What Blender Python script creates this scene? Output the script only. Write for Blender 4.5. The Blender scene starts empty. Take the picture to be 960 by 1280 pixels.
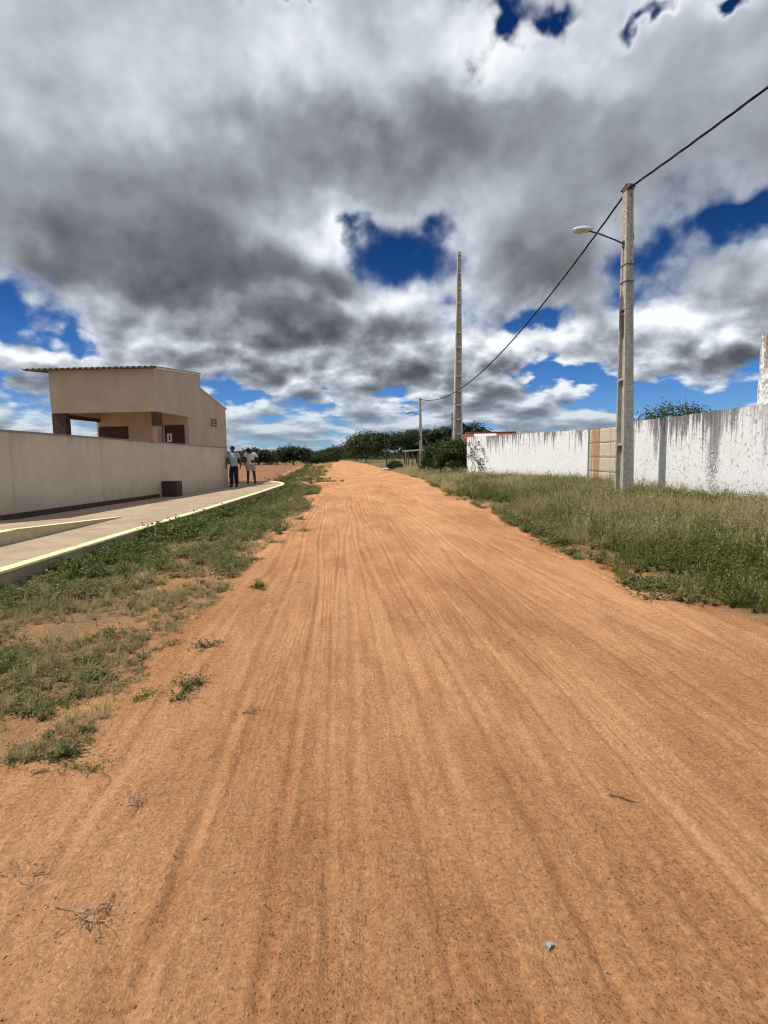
"""Red dirt road between a low cream building and an old whitewashed wall, under a broken cloud deck."""
import bpy, bmesh, math, random
import numpy as np
from mathutils import Vector, Matrix

SC = bpy.context.scene
COL = SC.collection
R = np.random.default_rng(11)
random.seed(5)
SKY_ALT, SKY_DUST, CLOUD_T, CLOUD_K = 1500, 0.4, 0.98, 1.0
COVER = [
    (0.096, 0.324, 0.102, 0.048, -0.52),
    (0.031, 0.36, 0.06, 0.028, -0.26),
    (0.161, 0.358, 0.057, 0.028, -0.3),
    (0.228, 0.246, 0.07, 0.03, -0.2),
    (-0.494, 0.221, 0.039, 0.03, -0.44),
    (-0.427, 0.193, 0.039, 0.03, -0.44),
    (-0.414, 0.177, 0.018, 0.02, -0.24),
    (-0.386, 0.161, 0.018, 0.02, -0.24),
    (-0.498, 0.241, 0.029, 0.032, -0.4),
    (0.509, 0.301, 0.05, 0.023, -0.34),
    (0.598, 0.322, 0.05, 0.023, -0.34),
    (0.622, 0.33, 0.026, 0.023, -0.32),
    (0.667, 0.337, 0.026, 0.023, -0.32),
    (0.452, 0.293, 0.072, 0.031, -0.3),
    (0.479, 0.239, 0.036, 0.026, -0.16),
    (0.545, 0.207, 0.036, 0.026, -0.16),
    (0.353, 0.123, 0.042, 0.044, -0.28),
    (0.409, 0.188, 0.042, 0.044, -0.28),
    (0.561, 0.087, 0.144, 0.031, -0.5),
    (0.456, 0.1, 0.073, 0.044, -0.4),
    (0.305, 0.21, 0.028, 0.023, -0.28),
    (0.352, 0.233, 0.028, 0.023, -0.28),
    (0.378, 0.62, 0.054, 0.015, -0.45),
    (0.51, 0.593, 0.037, 0.015, -0.42),
    (0.598, 0.576, 0.04, 0.017, -0.45),
    (0.298, 0.64, 0.05, 0.018, -0.3),
    (-0.072, 0.635, 0.033, 0.011, -0.3),
    (-0.146, 0.111, 0.053, 0.015, -0.28),
    (-0.491, 0.135, 0.05, 0.01, -0.2),
    (0.303, 0.133, 0.067, 0.014, -0.15),
    (0.238, 0.474, 0.092, 0.05, 0.4),
    (0.521, 0.284, 0.056, 0.034, 0.2),
    (0.61, 0.327, 0.041, 0.022, 0.12),
    (0.488, 0.266, 0.035, 0.035, 0.12),
    (0.369, 0.08, 0.073, 0.032, 0.34),
    (0.395, 0.182, 0.058, 0.035, 0.34),
    (0.302, 0.185, 0.04, 0.031, 0.15),
    (-0.274, 0.461, 0.392, 0.172, 0.3),
    (-0.214, 0.323, 0.107, 0.069, 0.2),
    (-0.024, 0.285, 0.107, 0.069, 0.2),
    (-0.284, 0.293, 0.241, 0.061, 0.3),
    (0.247, 0.347, 0.08, 0.076, 0.32),
    (0.382, 0.292, 0.08, 0.076, 0.32),
    (0.248, 0.523, 0.325, 0.115, 0.25),
    (0.558, 0.458, 0.169, 0.107, 0.3),
    (0.524, 0.156, 0.075, 0.056, 0.28),
    (0.658, 0.168, 0.075, 0.056, 0.28),
    (0.042, 0.245, 0.194, 0.046, 0.35),
    (0.303, 0.093, 0.147, 0.041, 0.25),
    (-0.163, 0.191, 0.302, 0.064, 0.25),
    (-0.477, 0.173, 0.033, 0.027, 0.2),
    (-0.42, 0.154, 0.033, 0.027, 0.2),
    (0.454, 0.199, 0.072, 0.042, 0.2),
    (0.567, 0.248, 0.037, 0.033, 0.16),
    (0.628, 0.276, 0.037, 0.033, 0.16),
    (0.11, 0.166, 0.223, 0.067, 0.2),
    (-0.454, 0.081, 0.084, 0.041, 0.2),
]
TONE = [
    (-0.136, 0.198, 0.133, 0.023, 0.14),
    (0.028, 0.209, 0.083, 0.021, 0.14),
    (0.249, 0.088, 0.096, 0.019, 0.3),
    (-0.165, 0.146, 0.145, 0.016, 0.22),
    (0.11, 0.153, 0.112, 0.016, 0.22),
    (-0.352, 0.121, 0.069, 0.015, 0.2),
    (0.592, 0.133, 0.096, 0.019, 0.3),
    (-0.451, 0.117, 0.063, 0.012, 0.2),
    (0.405, 0.185, 0.045, 0.013, 0.15),
    (-0.21, 0.241, 0.076, 0.018, -0.35),
    (-0.026, 0.267, 0.096, 0.016, -0.4),
    (0.112, 0.259, 0.069, 0.018, -0.35),
    (0.201, 0.222, 0.041, 0.023, -0.3),
    (0.386, 0.215, 0.045, 0.018, -0.4),
    (0.656, 0.301, 0.023, 0.023, -0.5),
    (-0.478, 0.174, 0.06, 0.016, -0.35),
    (0.369, 0.097, 0.047, 0.012, -0.35),
    (0.601, 0.181, 0.084, 0.021, -0.4),
    (0.302, 0.198, 0.032, 0.018, -0.3),
    (-0.001, 0.181, 0.083, 0.012, -0.25),
    (-0.229, 0.17, 0.076, 0.012, -0.2),
    (0.194, 0.137, 0.083, 0.011, -0.25),
    (-0.463, 0.36, 0.102, 0.07, 0.28),
    (-0.28, 0.356, 0.102, 0.07, 0.28),
    (-0.197, 0.44, 0.107, 0.06, 0.28),
    (-0.003, 0.478, 0.107, 0.06, 0.28),
    (-0.272, 0.288, 0.229, 0.046, 0.45),
    (0.007, 0.473, 0.094, 0.061, 0.2),
    (0.26, 0.323, 0.054, 0.058, 0.32),
    (0.343, 0.282, 0.054, 0.058, 0.32),
    (0.607, 0.281, 0.062, 0.054, 0.2),
    (0.311, 0.489, 0.074, 0.057, 0.2),
    (0.44, 0.435, 0.074, 0.057, 0.2),
    (0.195, 0.459, 0.093, 0.051, 0.1),
    (0.583, 0.368, 0.094, 0.044, 0.25),
    (-0.324, 0.56, 0.247, 0.073, -0.42),
    (-0.016, 0.584, 0.171, 0.06, -0.42),
    (0.222, 0.604, 0.143, 0.051, -0.45),
    (0.398, 0.558, 0.12, 0.054, -0.5),
    (0.598, 0.483, 0.111, 0.066, -0.38),
    (-0.111, 0.507, 0.065, 0.057, -0.2),
    (-0.155, 0.381, 0.077, 0.033, -0.2),
    (-0.03, 0.353, 0.049, 0.039, -0.45),
    (0.228, 0.348, 0.06, 0.046, -0.4),
    (-0.478, 0.311, 0.04, 0.041, -0.4),
    (-0.375, 0.464, 0.087, 0.04, -0.1),
    (0.043, 0.264, 0.152, 0.022, -0.35),
    (-0.251, 0.231, 0.186, 0.025, -0.25),
    (0.516, 0.19, 0.058, 0.03, -0.28),
    (0.62, 0.208, 0.058, 0.03, -0.28),
    (0.302, 0.173, 0.066, 0.039, -0.25),
]
# ---------------------------------------------------------------- node helper
class NT:
    def __init__(s, tree): s.t = tree; s.n = tree.nodes; s.l = tree.links
    def node(s, typ, ins=None, **props):
        nd = s.n.new(typ)
        for k, v in props.items(): setattr(nd, k, v)
        for k, v in (ins or {}).items():
            sock = nd.inputs[k]
            if hasattr(v, 'is_output'): s.l.new(v, sock)
            else: sock.default_value = v
        return nd
    def math(s, op, a, b=0.0, c=0.0, clamp=False):
        nd = s.node('ShaderNodeMath', {0: a, 1: b, 2: c}, operation=op); nd.use_clamp = clamp
        return nd.outputs[0]
    def vec(s, op, a, b=(0, 0, 0), scale=None):
        ins = {0: a, 1: b}
        if scale is not None: ins['Scale'] = scale
        nd = s.node('ShaderNodeVectorMath', ins, operation=op)
        return nd.outputs['Value'] if op in ('LENGTH', 'DOT_PRODUCT', 'DISTANCE') else nd.outputs[0]
    def ramp01(s, v, a, b, lo=0.0, hi=1.0, smooth=True):
        return s.node('ShaderNodeMapRange', {0: v, 1: a, 2: b, 3: lo, 4: hi},
                      interpolation_type='SMOOTHSTEP' if smooth else 'LINEAR').outputs[0]
    def noise(s, vec, scale, detail=4.0, rough=0.5, dist=0.0, out=0, lac=2.0):
        return s.node('ShaderNodeTexNoise', {'Vector': vec, 'Scale': scale, 'Detail': detail,
                      'Roughness': rough, 'Distortion': dist, 'Lacunarity': lac}).outputs[out]
    def mix(s, f, a, b, blend='MIX'):
        nd = s.node('ShaderNodeMix', None, data_type='RGBA', blend_type=blend)
        for i, v in ((0, f), (6, a), (7, b)):
            if hasattr(v, 'is_output'): s.l.new(v, nd.inputs[i])
            else: nd.inputs[i].default_value = v if i == 0 else (*v, 1.0)[:4]
        return nd.outputs[2]
    def fmix(s, f, a, b):
        return s.node('ShaderNodeMix', {0: f, 2: a, 3: b}, data_type='FLOAT').outputs[0]
    def comb(s, x, y, z):
        return s.node('ShaderNodeCombineXYZ', {0: x, 1: y, 2: z}).outputs[0]
    def sep(s, v): return s.node('ShaderNodeSeparateXYZ', {0: v}).outputs
    def mapping(s, v, loc=(0, 0, 0), scale=(1, 1, 1), rot=(0, 0, 0)):
        return s.node('ShaderNodeMapping', {0: v, 1: loc, 2: rot, 3: scale}).outputs[0]

SUN_EL, SUN_AZ = math.radians(60), math.radians(-98)     # azimuth from +Y towards +X

def add_blobs(k, azel, blobs):
    """sum of soft patches in (azimuth, elevation)"""
    acc = 0.0
    for az, el, rx, ry, amp in blobs:
        q = k.node('ShaderNodeVectorMath', {0: azel, 1: (1 / rx, 1 / ry, 0), 2: (-az / rx, -el / ry, 0)},
                   operation='MULTIPLY_ADD').outputs[0]
        g = k.math('POWER', 0.42, k.vec('DOT_PRODUCT', q, q))
        acc = k.math('MULTIPLY_ADD', g, amp, acc)
    return acc

def cloud_noise(k, d, detail, full=True):
    x, y, z = k.sep(d)
    zc = k.math('MAXIMUM', z, 0.0)
    inv = k.math('DIVIDE', 1.0, k.math('ADD', zc, 0.14))
    p = k.comb(k.math('MULTIPLY', x, inv), k.math('MULTIPLY', y, inv), 3.7)
    deck = k.noise(p, 1.5, 2.0, 0.5)
    b1 = k.noise(k.mapping(d, loc=(0.3, 0.1, 0.2)), 5.5, detail, 0.55)
    lz = k.math('MULTIPLY', k.math('LOGARITHM', k.math('ADD', zc, 0.05), math.e), 0.36)     # puffs flatten with distance
    dq = k.comb(x, y, lz)
    b2 = k.noise(dq, 13.0, detail, 0.60)
    vq = k.vec('ADD', dq, k.vec('SCALE', k.vec('SUBTRACT', k.noise(d, 14.0, 2.0, 0.5, out=1), (0.5, 0.5, 0.5)), scale=0.05))
    vo = k.node('ShaderNodeTexVoronoi', {'Vector': vq, 'Scale': 11.0, 'Detail': 2.0 if full else 1.0, 'Roughness': 0.55, 'Lacunarity': 2.1},
                feature='F1', normalize=True).outputs['Distance']
    b2 = k.math('MULTIPLY_ADD', b2, 0.60, k.math('MULTIPLY_ADD', vo, -0.95, 0.50))
    w1 = k.ramp01(z, 0.10, 0.42)
    D = k.math('MULTIPLY_ADD', k.fmix(w1, b2, b1), 1.75, -0.225)
    return k.math('MULTIPLY_ADD', deck, k.ramp01(z, 0.0, 0.35, 0.55, 0.8), D), zc

def make_world():
    w = bpy.data.worlds.new('World'); bpy.context.scene.world = w
    w.use_nodes = True
    k = NT(w.node_tree); w.node_tree.nodes.clear()
    d = k.node('ShaderNodeTexCoord').outputs['Generated']
    d = k.vec('NORMALIZE', d)
    x, y, z = k.sep(d)
    el = k.math('ARCSINE', k.math('MAXIMUM', z, 0.0))
    sky = k.node('ShaderNodeTexSky', sky_type='NISHITA', sun_disc=False, sun_elevation=SUN_EL,
                 sun_rotation=SUN_AZ, altitude=SKY_ALT, air_density=1.0, dust_density=SKY_DUST, ozone_density=3.0)
    skyc = k.node('ShaderNodeHueSaturation', {'Saturation': 1.25, 'Value': 1.0, 'Color': sky.outputs[0]}).outputs[0]
    # deeper blue away from the horizon
    skyc = k.mix(1.0, skyc, k.node('ShaderNodeMix', {0: k.ramp01(el, 0.04, 0.42), 6: (0.36, 0.52, 0.78, 1), 7: (0.085, 0.20, 0.335, 1)},
                 data_type='RGBA').outputs[2], 'MULTIPLY')
    zc = k.math('MAXIMUM', z, 0.0)
    # wobble the layout so that patches get ragged outlines
    wob = k.vec('SUBTRACT', k.noise(d, 9.0, 3.5, 0.54, out=1), (0.5, 0.5, 0.5))
    wob = k.vec('SCALE', wob, scale=k.ramp01(el, 0.0, 0.5, 0.04, 0.20, smooth=False))
    azel = k.vec('ADD', k.comb(k.math('ARCTAN2', x, y), el, 0.0), wob)
    N0 = cloud_noise(k, d, 8.0)[0]
    step = k.math('MULTIPLY_ADD', el, 0.10, 0.008)
    off = k.node('ShaderNodeVectorMath', {0: (-0.45, -0.1, 1.0), 'Scale': step}, operation='SCALE').outputs[0]
    N1 = cloud_noise(k, k.vec('ADD', d, off), 4.0, False)[0]
    cov = k.math('ADD', add_blobs(k, azel, COVER), k.ramp01(el, 0.05, 0.22, 0.09, 0.0))
    D0 = k.math('ADD', N0, cov)
    thick = k.math('MAXIMUM', k.math('SUBTRACT', D0, CLOUD_T), 0.0)
    soft = k.ramp01(k.noise(k.mapping(d, loc=(2.1, 0.7, 1.3)), 4.0, 1.0, 0.5), 0.35, 0.65, 0.13, 0.36)   # crisp and wispy stretches of edge
    alpha = k.ramp01(k.math('DIVIDE', k.math('SUBTRACT', D0, CLOUD_T), soft), -0.75, 0.75)
    above = k.math('SUBTRACT', N1, N0)            # more cloud on the sunward side: shaded
    tau = k.math('MULTIPLY_ADD', above, k.ramp01(el, 0.10, 0.45, 2.9, 1.0), k.math('MULTIPLY', thick, CLOUD_K))
    tau = k.math('ADD', tau, add_blobs(k, azel, TONE))
    tau = k.math('ADD', tau, k.math('SUBTRACT', 0.09, k.ramp01(thick, 0.30, 0.0, 0.0, 0.16)))
    shade = k.ramp01(tau, -0.45, 1.4, smooth=False)
    cr = k.node('ShaderNodeValToRGB', {0: shade})
    cr.color_ramp.elements[0].position = 0.0; cr.color_ramp.elements[0].color = (0.74, 0.77, 0.80, 1)
    cr.color_ramp.elements[1].position = 1.0; cr.color_ramp.elements[1].color = (0.068, 0.073, 0.085, 1)
    for ps, cl in ((0.22, (0.46, 0.50, 0.555, 1)), (0.45, (0.275, 0.30, 0.34, 1)), (0.7, (0.142, 0.153, 0.174, 1))):
        en = cr.color_ramp.elements.new(ps); en.color = cl
    ccol = k.vec('SCALE', cr.outputs[0], scale=10.0)
    ccol = k.mix(k.ramp01(el, 0.0, 0.16, 0.62, 0.0), ccol, (2.3, 3.05, 3.8))
    col = k.mix(alpha, skyc, ccol)
    below = k.ramp01(z, -0.02, 0.0)
    col = k.mix(below, (2.2, 1.8, 1.4), col)
    bg = k.node('ShaderNodeBackground', {'Color': col, 'Strength': 0.1})
    out = k.node('ShaderNodeOutputWorld')
    k.l.new(bg.outputs[0], out.inputs[0])
    w.cycles.sampling_method = 'NONE'
# ---------------------------------------------------------------- materials
def new_mat(name):
    m = bpy.data.materials.new(name); m.use_nodes = True
    m.node_tree.nodes.clear()
    k = NT(m.node_tree)
    k.P = k.node('ShaderNodeTexCoord').outputs['Object']
    return m, k

def finish(k, col, rough=0.9, bump=None, dist=0.01, strength=1.0, spec=0.2, metal=0.0, translucent=0.0):
    ins = {'Base Color': col if hasattr(col, 'is_output') else (*col, 1.0), 'Roughness': rough,
           'Specular IOR Level': spec, 'Metallic': metal}
    b = k.node('ShaderNodeBsdfPrincipled', ins)
    if bump is not None:
        bn = k.node('ShaderNodeBump', {'Height': bump, 'Distance': dist, 'Strength': strength})
        k.l.new(bn.outputs[0], b.inputs['Normal'])
    sh = b.outputs[0]
    if translucent:
        t = k.node('ShaderNodeBsdfTranslucent', {'Color': col if hasattr(col, 'is_output') else (*col, 1.0)})
        sh = k.node('ShaderNodeMixShader', {0: translucent, 1: sh, 2: t.outputs[0]}).outputs[0]
    k.l.new(sh, k.node('ShaderNodeOutputMaterial').inputs[0])

def simple(name, col, var=0.15, scale=6.0, rough=0.85, bump=0.0, spec=0.25, metal=0.0, fine=60.0):
    """one colour with blotches and a little grain"""
    m, k = new_mat(name)
    n = k.noise(k.P, scale, 5.0, 0.6)
    g = k.noise(k.P, fine, 3.0, 0.6)
    f = k.math('ADD', k.math('MULTIPLY', n, 0.7), k.math('MULTIPLY', g, 0.3))
    f = k.ramp01(f, 0.3, 0.7)
    c = k.mix(f, tuple(x * (1 - var) for x in col), tuple(x * (1 + var) for x in col))
    finish(k, c, rough, k.math('ADD', n, g) if bump else None, bump or 0.01, 1.0, spec, metal)
    return m

def attr(k, name): return k.node('ShaderNodeAttribute', attribute_name=name).outputs['Fac']

def sand_nodes(k):
    """colour and height of the red sandy dirt, in metres of the place"""
    P = k.P
    low = k.noise(k.mapping(P, scale=(1, 0.35, 1)), 0.8, 3.0, 0.55)
    st1 = k.noise(k.mapping(P, scale=(4.2, 0.75, 1)), 1.0, 6.0, 0.66, 0.6)
    st2 = k.noise(k.mapping(P, scale=(24, 4.5, 1)), 1.0, 5.0, 0.68, 0.5)
    clod = k.noise(P, 26.0, 5.0, 0.68)
    grain = k.noise(P, 62.0, 5.0, 0.82)
    f = k.math('MULTIPLY_ADD', st1, 0.40, k.math('MULTIPLY', low, 0.40))
    f = k.math('ADD', f, k.math('MULTIPLY_ADD', st2, 0.18, k.math('MULTIPLY', clod, 0.32)))
    coarse = k.ramp01(f, 0.74, 0.52)                       # where gravel lies bare
    col = k.mix(k.ramp01(f, 0.48, 0.80), (0.435, 0.196, 0.085), (0.69, 0.37, 0.182))
    # grains and small stones of other colours
    vor = k.node('ShaderNodeTexVoronoi', {'Vector': P, 'Scale': 95.0, 'Randomness': 1.0}, feature='F1')
    rc = k.sep(vor.outputs['Color'])
    dot = k.ramp01(vor.outputs['Distance'], 0.42, 0.25)
    dark = k.math('MULTIPLY', k.math('MULTIPLY', k.ramp01(rc[0], 0.60, 0.66), dot), k.math('MULTIPLY_ADD', coarse, 0.75, 0.1))
    lite = k.math('MULTIPLY', k.math('MULTIPLY', k.ramp01(rc[1], 0.955, 0.965), dot), k.math('MULTIPLY_ADD', coarse, 0.6, 0.15))
    col = k.mix(dark, col, (0.17, 0.075, 0.035))
    col = k.mix(lite, col, (0.66, 0.5, 0.36))
    gv = k.ramp01(grain, 0.28, 0.72, 0.50, 1.36, smooth=False)
    col = k.vec('SCALE', col, scale=gv)
    h = k.math('MULTIPLY_ADD', st1, 0.8, k.math('MULTIPLY', st2, 0.6))
    h = k.math('ADD', h, k.math('MULTIPLY_ADD', clod, 1.1, k.math('MULTIPLY', grain, 0.8)))
    h = k.math('ADD', h, k.math('MULTIPLY', k.math('MULTIPLY', dot, k.math('GREATER_THAN', rc[2], 0.6)), k.math('MULTIPLY', coarse, 0.25)))
    return col, h

def mat_sand():
    m, k = new_mat('red_sand')
    c, h = sand_nodes(k)
    finish(k, c, 0.95, h, 0.022, 1.0, 0.1)
    return m

def mat_ground():
    m, k = new_mat('ground_soil')
    c, h = sand_nodes(k)
    soil, green = attr(k, 'soil'), attr(k, 'green')
    n = k.noise(k.P, 2.2, 6.0, 0.65); n2 = k.noise(k.P, 40.0, 4.0, 0.7)
    sc = k.mix(k.ramp01(n2, 0.35, 0.7), (0.26, 0.15, 0.082), (0.46, 0.29, 0.165))
    c = k.mix(k.math('MULTIPLY', soil, k.ramp01(n, 0.38, 0.62, 0.15, 0.95)), c, sc)
    gc = k.mix(k.ramp01(n2, 0.3, 0.7), (0.07, 0.07, 0.028), (0.22, 0.18, 0.085))
    c = k.mix(k.math('MULTIPLY', green, k.ramp01(n, 0.25, 0.45)), c, gc)
    finish(k, c, 0.95, k.math('ADD', h, k.math('MULTIPLY', n2, 1.0)), 0.022, 1.0, 0.1)
    return m

def mat_leaf(name, a, b, dry=None, translucent=0.3):
    """leaf colour from a per-plant and per-leaf value"""
    m, k = new_mat(name)
    t = attr(k, 'tint')
    c = k.mix(t, a, b)
    if dry: c = k.mix(attr(k, 'dry'), c, dry)
    finish(k, c, 0.6, None, translucent=translucent, spec=0.25)
    return m

def mat_whitewash(name, seed, gray=0.0, stain_x=None, ztop=2.6, drip_c=(0.085, 0.08, 0.075)):
    """old limewash: black run-off from the coping, scuffed blotches, bare grey render"""
    m, k = new_mat(name)
    P = k.mapping(k.P, loc=(seed, seed * .7, 0))
    z = k.sep(k.P)[2]
    top = k.ramp01(z, ztop - 1.7, ztop, 0.0, 1.0, smooth=False)
    drip = k.noise(k.mapping(P, scale=(11.0, 11.0, 0.6)), 1.0, 5.0, 0.66, 0.2)
    drip2 = k.noise(k.mapping(P, scale=(1.1, 1.1, 0.12)), 1.0, 4.0, 0.65)
    edge = k.noise(P, 16.0, 4.0, 0.7)
    dm = k.ramp01(k.math('ADD', k.math('MULTIPLY', top, 0.34), k.math('ADD', k.math('MULTIPLY_ADD', drip2, 0.65, k.math('MULTIPLY', drip, 0.95)), k.math('MULTIPLY', edge, 0.22))), 1.13 - gray, 1.30 - gray)
    dm = k.math('MULTIPLY', dm, k.ramp01(k.noise(k.mapping(P, loc=(4, 2, 0), scale=(0.8, 0.8, 0.15)), 1.0, 3.0, 0.6), 0.30, 0.50, 0.35, 1.0))
    blot = k.noise(P, 8.0, 7.0, 0.7, 0.3)
    bm = k.ramp01(blot, 0.585 - gray, 0.67 - gray)
    fine = k.noise(k.mapping(P, scale=(1, 1, 0.5)), 30.0, 5.0, 0.7)
    c = k.mix(k.ramp01(fine, 0.3, 0.7), (0.80, 0.80, 0.785), (0.92, 0.92, 0.905))
    big = k.noise(P, 1.3, 4.0, 0.55)
    c = k.mix(k.ramp01(big, 0.5, 0.8, 0, 0.25), c, (0.58, 0.55, 0.50))
    c = k.mix(k.math('MULTIPLY', k.math('MULTIPLY', bm, k.ramp01(big, 0.34, 0.52, 0.25, 1.0)), 0.75), c, (0.33, 0.315, 0.285))
    c = k.mix(k.math('MULTIPLY', dm, 0.85), c, drip_c)
    if stain_x is not None:                                 # one long grey wash-down
        sx = k.math('ABSOLUTE', k.math('SUBTRACT', k.math('ADD', k.sep(k.P)[0], k.math('MULTIPLY', k.math('SUBTRACT', big, 0.5), 0.5)), stain_x))
        sm = k.math('MULTIPLY', k.ramp01(sx, 0.36, 0.10), k.ramp01(k.math('ADD', edge, k.math('MULTIPLY', top, 0.35)), 0.38, 0.62))
        c = k.mix(k.math('MULTIPLY', sm, 0.8), c, (0.16, 0.15, 0.14))
    foot = k.ramp01(z, 0.35, 0.9, 0.45, 0.0)
    c = k.mix(k.math('MULTIPLY', foot, k.ramp01(fine, 0.4, 0.6)), c, (0.40, 0.34, 0.26))
    finish(k, c, 0.9, k.math('ADD', blot, k.math('MULTIPLY', fine, 0.6)), 0.012, 0.6, 0.15)
    return m

def mat_plaster(name, col, stain=(0.30, 0.26, 0.21), pink=None, foot=0.0):
    """painted render with faint water stains running down"""
    m, k = new_mat(name)
    n = k.noise(k.P, 1.1, 5.0, 0.6)
    s = k.noise(k.mapping(k.P, scale=(4.0, 4.0, 0.35)), 1.0, 4.0, 0.6)
    g = k.noise(k.P, 90.0, 3.0, 0.6)
    c = k.mix(k.ramp01(n, 0.3, 0.7), tuple(v * 0.9 for v in col), tuple(v * 1.06 for v in col))
    if pink: c = k.mix(k.ramp01(k.noise(k.mapping(k.P, scale=(0.6, 0.6, 0.25)), 1.0, 3.0, 0.5), 0.42, 0.62, 0, 0.8), c, pink)
    c = k.mix(k.ramp01(s, 0.55, 0.8, 0.0, 0.35), c, stain)
    if foot:                                                # red soil splashed up from the ground, grime under the coping
        zz = k.sep(k.P)[2]; fn = k.noise(k.mapping(k.P, scale=(3, 3, 1.2)), 2.0, 5.0, 0.65)
        c = k.mix(k.math('MULTIPLY', k.ramp01(k.math('MULTIPLY_ADD', fn, -0.9, zz), 0.45, -0.15), foot), c, (0.36, 0.25, 0.16))
        c = k.mix(k.math('MULTIPLY', k.ramp01(k.math('MULTIPLY_ADD', s, 1.0, k.math('MULTIPLY', zz, 0.5)), 1.42, 1.68), foot), c, (0.27, 0.245, 0.21))
        lane = k.math('ABSOLUTE', k.math('SUBTRACT', k.math('FRACT', k.math('DIVIDE', k.sep(k.P)[1], 3.1)), 0.5))
        c = k.mix(k.math('MULTIPLY', k.ramp01(lane, 0.03, 0.0), k.ramp01(fn, 0.35, 0.6, 0.0, 0.35)), c, stain)
    b = k.noise(k.P, 24.0, 5.0, 0.65)
    c = k.mix(k.ramp01(b, 0.66, 0.74, 0.0, 0.25), c, stain)
    finish(k, c, 0.85, k.math('MULTIPLY_ADD', g, 0.4, n), 0.01, 0.6, 0.2)
    return m

def mat_concrete(name, a, b, blot=9.0):
    m, k = new_mat(name)
    n = k.noise(k.P, blot, 6.0, 0.65)
    s = k.noise(k.mapping(k.P, scale=(9, 9, 0.5)), 1.0, 4.0, 0.6)
    g = k.noise(k.P, 130.0, 3.0, 0.7)
    f = k.math('ADD', k.math('MULTIPLY', n, 0.5), k.math('MULTIPLY_ADD', s, 0.3, k.math('MULTIPLY', g, 0.2)))
    c = k.mix(k.ramp01(f, 0.35, 0.65), a, b)
    finish(k, c, 0.92, k.math('ADD', n, k.math('MULTIPLY', g, 0.7)), 0.01, 0.7, 0.15)
    return m

def mat_worn_paint(name, col, under):
    """road paint rubbed through to the concrete, with red dust caught on it"""
    m, k = new_mat(name)
    n = k.noise(k.P, 11.0, 7.0, 0.7); d = k.noise(k.P, 1.7, 4.0, 0.6); f = k.noise(k.P, 70.0, 3.0, 0.7)
    c = k.mix(k.ramp01(f, 0.3, 0.7), tuple(v * .88 for v in col), tuple(v * 1.04 for v in col))
    c = k.mix(k.ramp01(d, 0.45, 0.75, 0, .35), c, (0.55, 0.37, 0.21))
    c = k.mix(k.ramp01(k.math('MULTIPLY_ADD', d, 0.5, n), 0.84, 0.92, 0, .8), c, under)
    y = k.sep(k.P)[1]
    j = k.math('ABSOLUTE', k.math('SUBTRACT', k.math('FRACT', k.math('DIVIDE', k.math('ADD', y, k.math('MULTIPLY', f, 0.03)), 1.0)), 0.5))
    c = k.mix(k.ramp01(j, 0.488, 0.496, 0, .55), c, under)
    finish(k, c, 0.8, n, 0.006, 0.6, 0.25)
    return m

def mat_paving():
    m, k = new_mat('paving_concrete')
    n = k.noise(k.P, 1.6, 6.0, 0.6); g = k.noise(k.P, 60.0, 4.0, 0.7); b = k.noise(k.P, 9.0, 5.0, 0.65)
    c = k.mix(k.ramp01(n, 0.3, 0.7), (0.35, 0.262, 0.178), (0.45, 0.348, 0.24))
    c = k.mix(k.ramp01(b, 0.60, 0.74, 0, 0.5), c, (0.26, 0.19, 0.125))
    x, y, z = k.sep(k.P)
    j = k.math('ABSOLUTE', k.math('SUBTRACT', k.math('FRACT', k.math('DIVIDE', k.math('ADD', y, k.math('MULTIPLY', g, 0.04)), 1.5)), 0.5))
    c = k.mix(k.ramp01(k.noise(k.P, 2.6, 5.0, 0.65), 0.5, 0.72, 0, 0.5), c, (0.36, 0.21, 0.115))
    joint = k.ramp01(j, 0.484, 0.495)
    c = k.mix(k.math('MULTIPLY', joint, 0.55), c, (0.17, 0.13, 0.09))
    c = k.vec('SCALE', c, scale=k.ramp01(g, 0.3, 0.7, 0.85, 1.1, smooth=False))
    finish(k, c, 0.9, k.math('ADD', b, k.math('MULTIPLY', g, 0.6)), 0.008, 0.7, 0.15)
    return m

def mat_gate():
    m, k = new_mat('rusty_cream_sheet_metal')
    x, y, z = k.sep(k.P)
    s = k.noise(k.mapping(k.P, scale=(5.5, 5.5, 0.22)), 1.0, 4.0, 0.6)
    n = k.noise(k.P, 14.0, 6.0, 0.65)
    g = k.noise(k.mapping(k.P, scale=(1, 1, 0.3)), 30.0, 4.0, 0.6)
    c = k.mix(k.ramp01(n, 0.3, 0.7), (0.52, 0.45, 0.31), (0.68, 0.62, 0.48))
    c = k.mix(k.ramp01(g, 0.5, 0.72, 0, 0.5), c, (0.40, 0.26, 0.13))
    rust = k.ramp01(k.math('ADD', k.math('MULTIPLY', attr(k, 'rust'), 0.45), k.math('MULTIPLY_ADD', s, 0.6, k.math('MULTIPLY', n, 0.4))), 0.72, 0.84)
    c = k.mix(k.math('MULTIPLY', rust, 0.72), c, (0.38, 0.14, 0.05))
    finish(k, c, 0.7, n, 0.006, 0.5, 0.3)
    return m

def mat_tiles():
    m, k = new_mat('clay_roof_tiles')
    x, y, z = k.sep(k.P)
    w = k.math('SINE', k.math('MULTIPLY', x, 31.0))
    n = k.noise(k.P, 5.0, 5.0, 0.65)
    c = k.mix(k.ramp01(n, 0.3, 0.7), (0.14, 0.048, 0.028), (0.29, 0.115, 0.065))
    finish(k, c, 0.9, k.math('ADD', w, k.math('MULTIPLY', n, 0.4)), 0.03, 1.0, 0.15)
    return m

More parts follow.
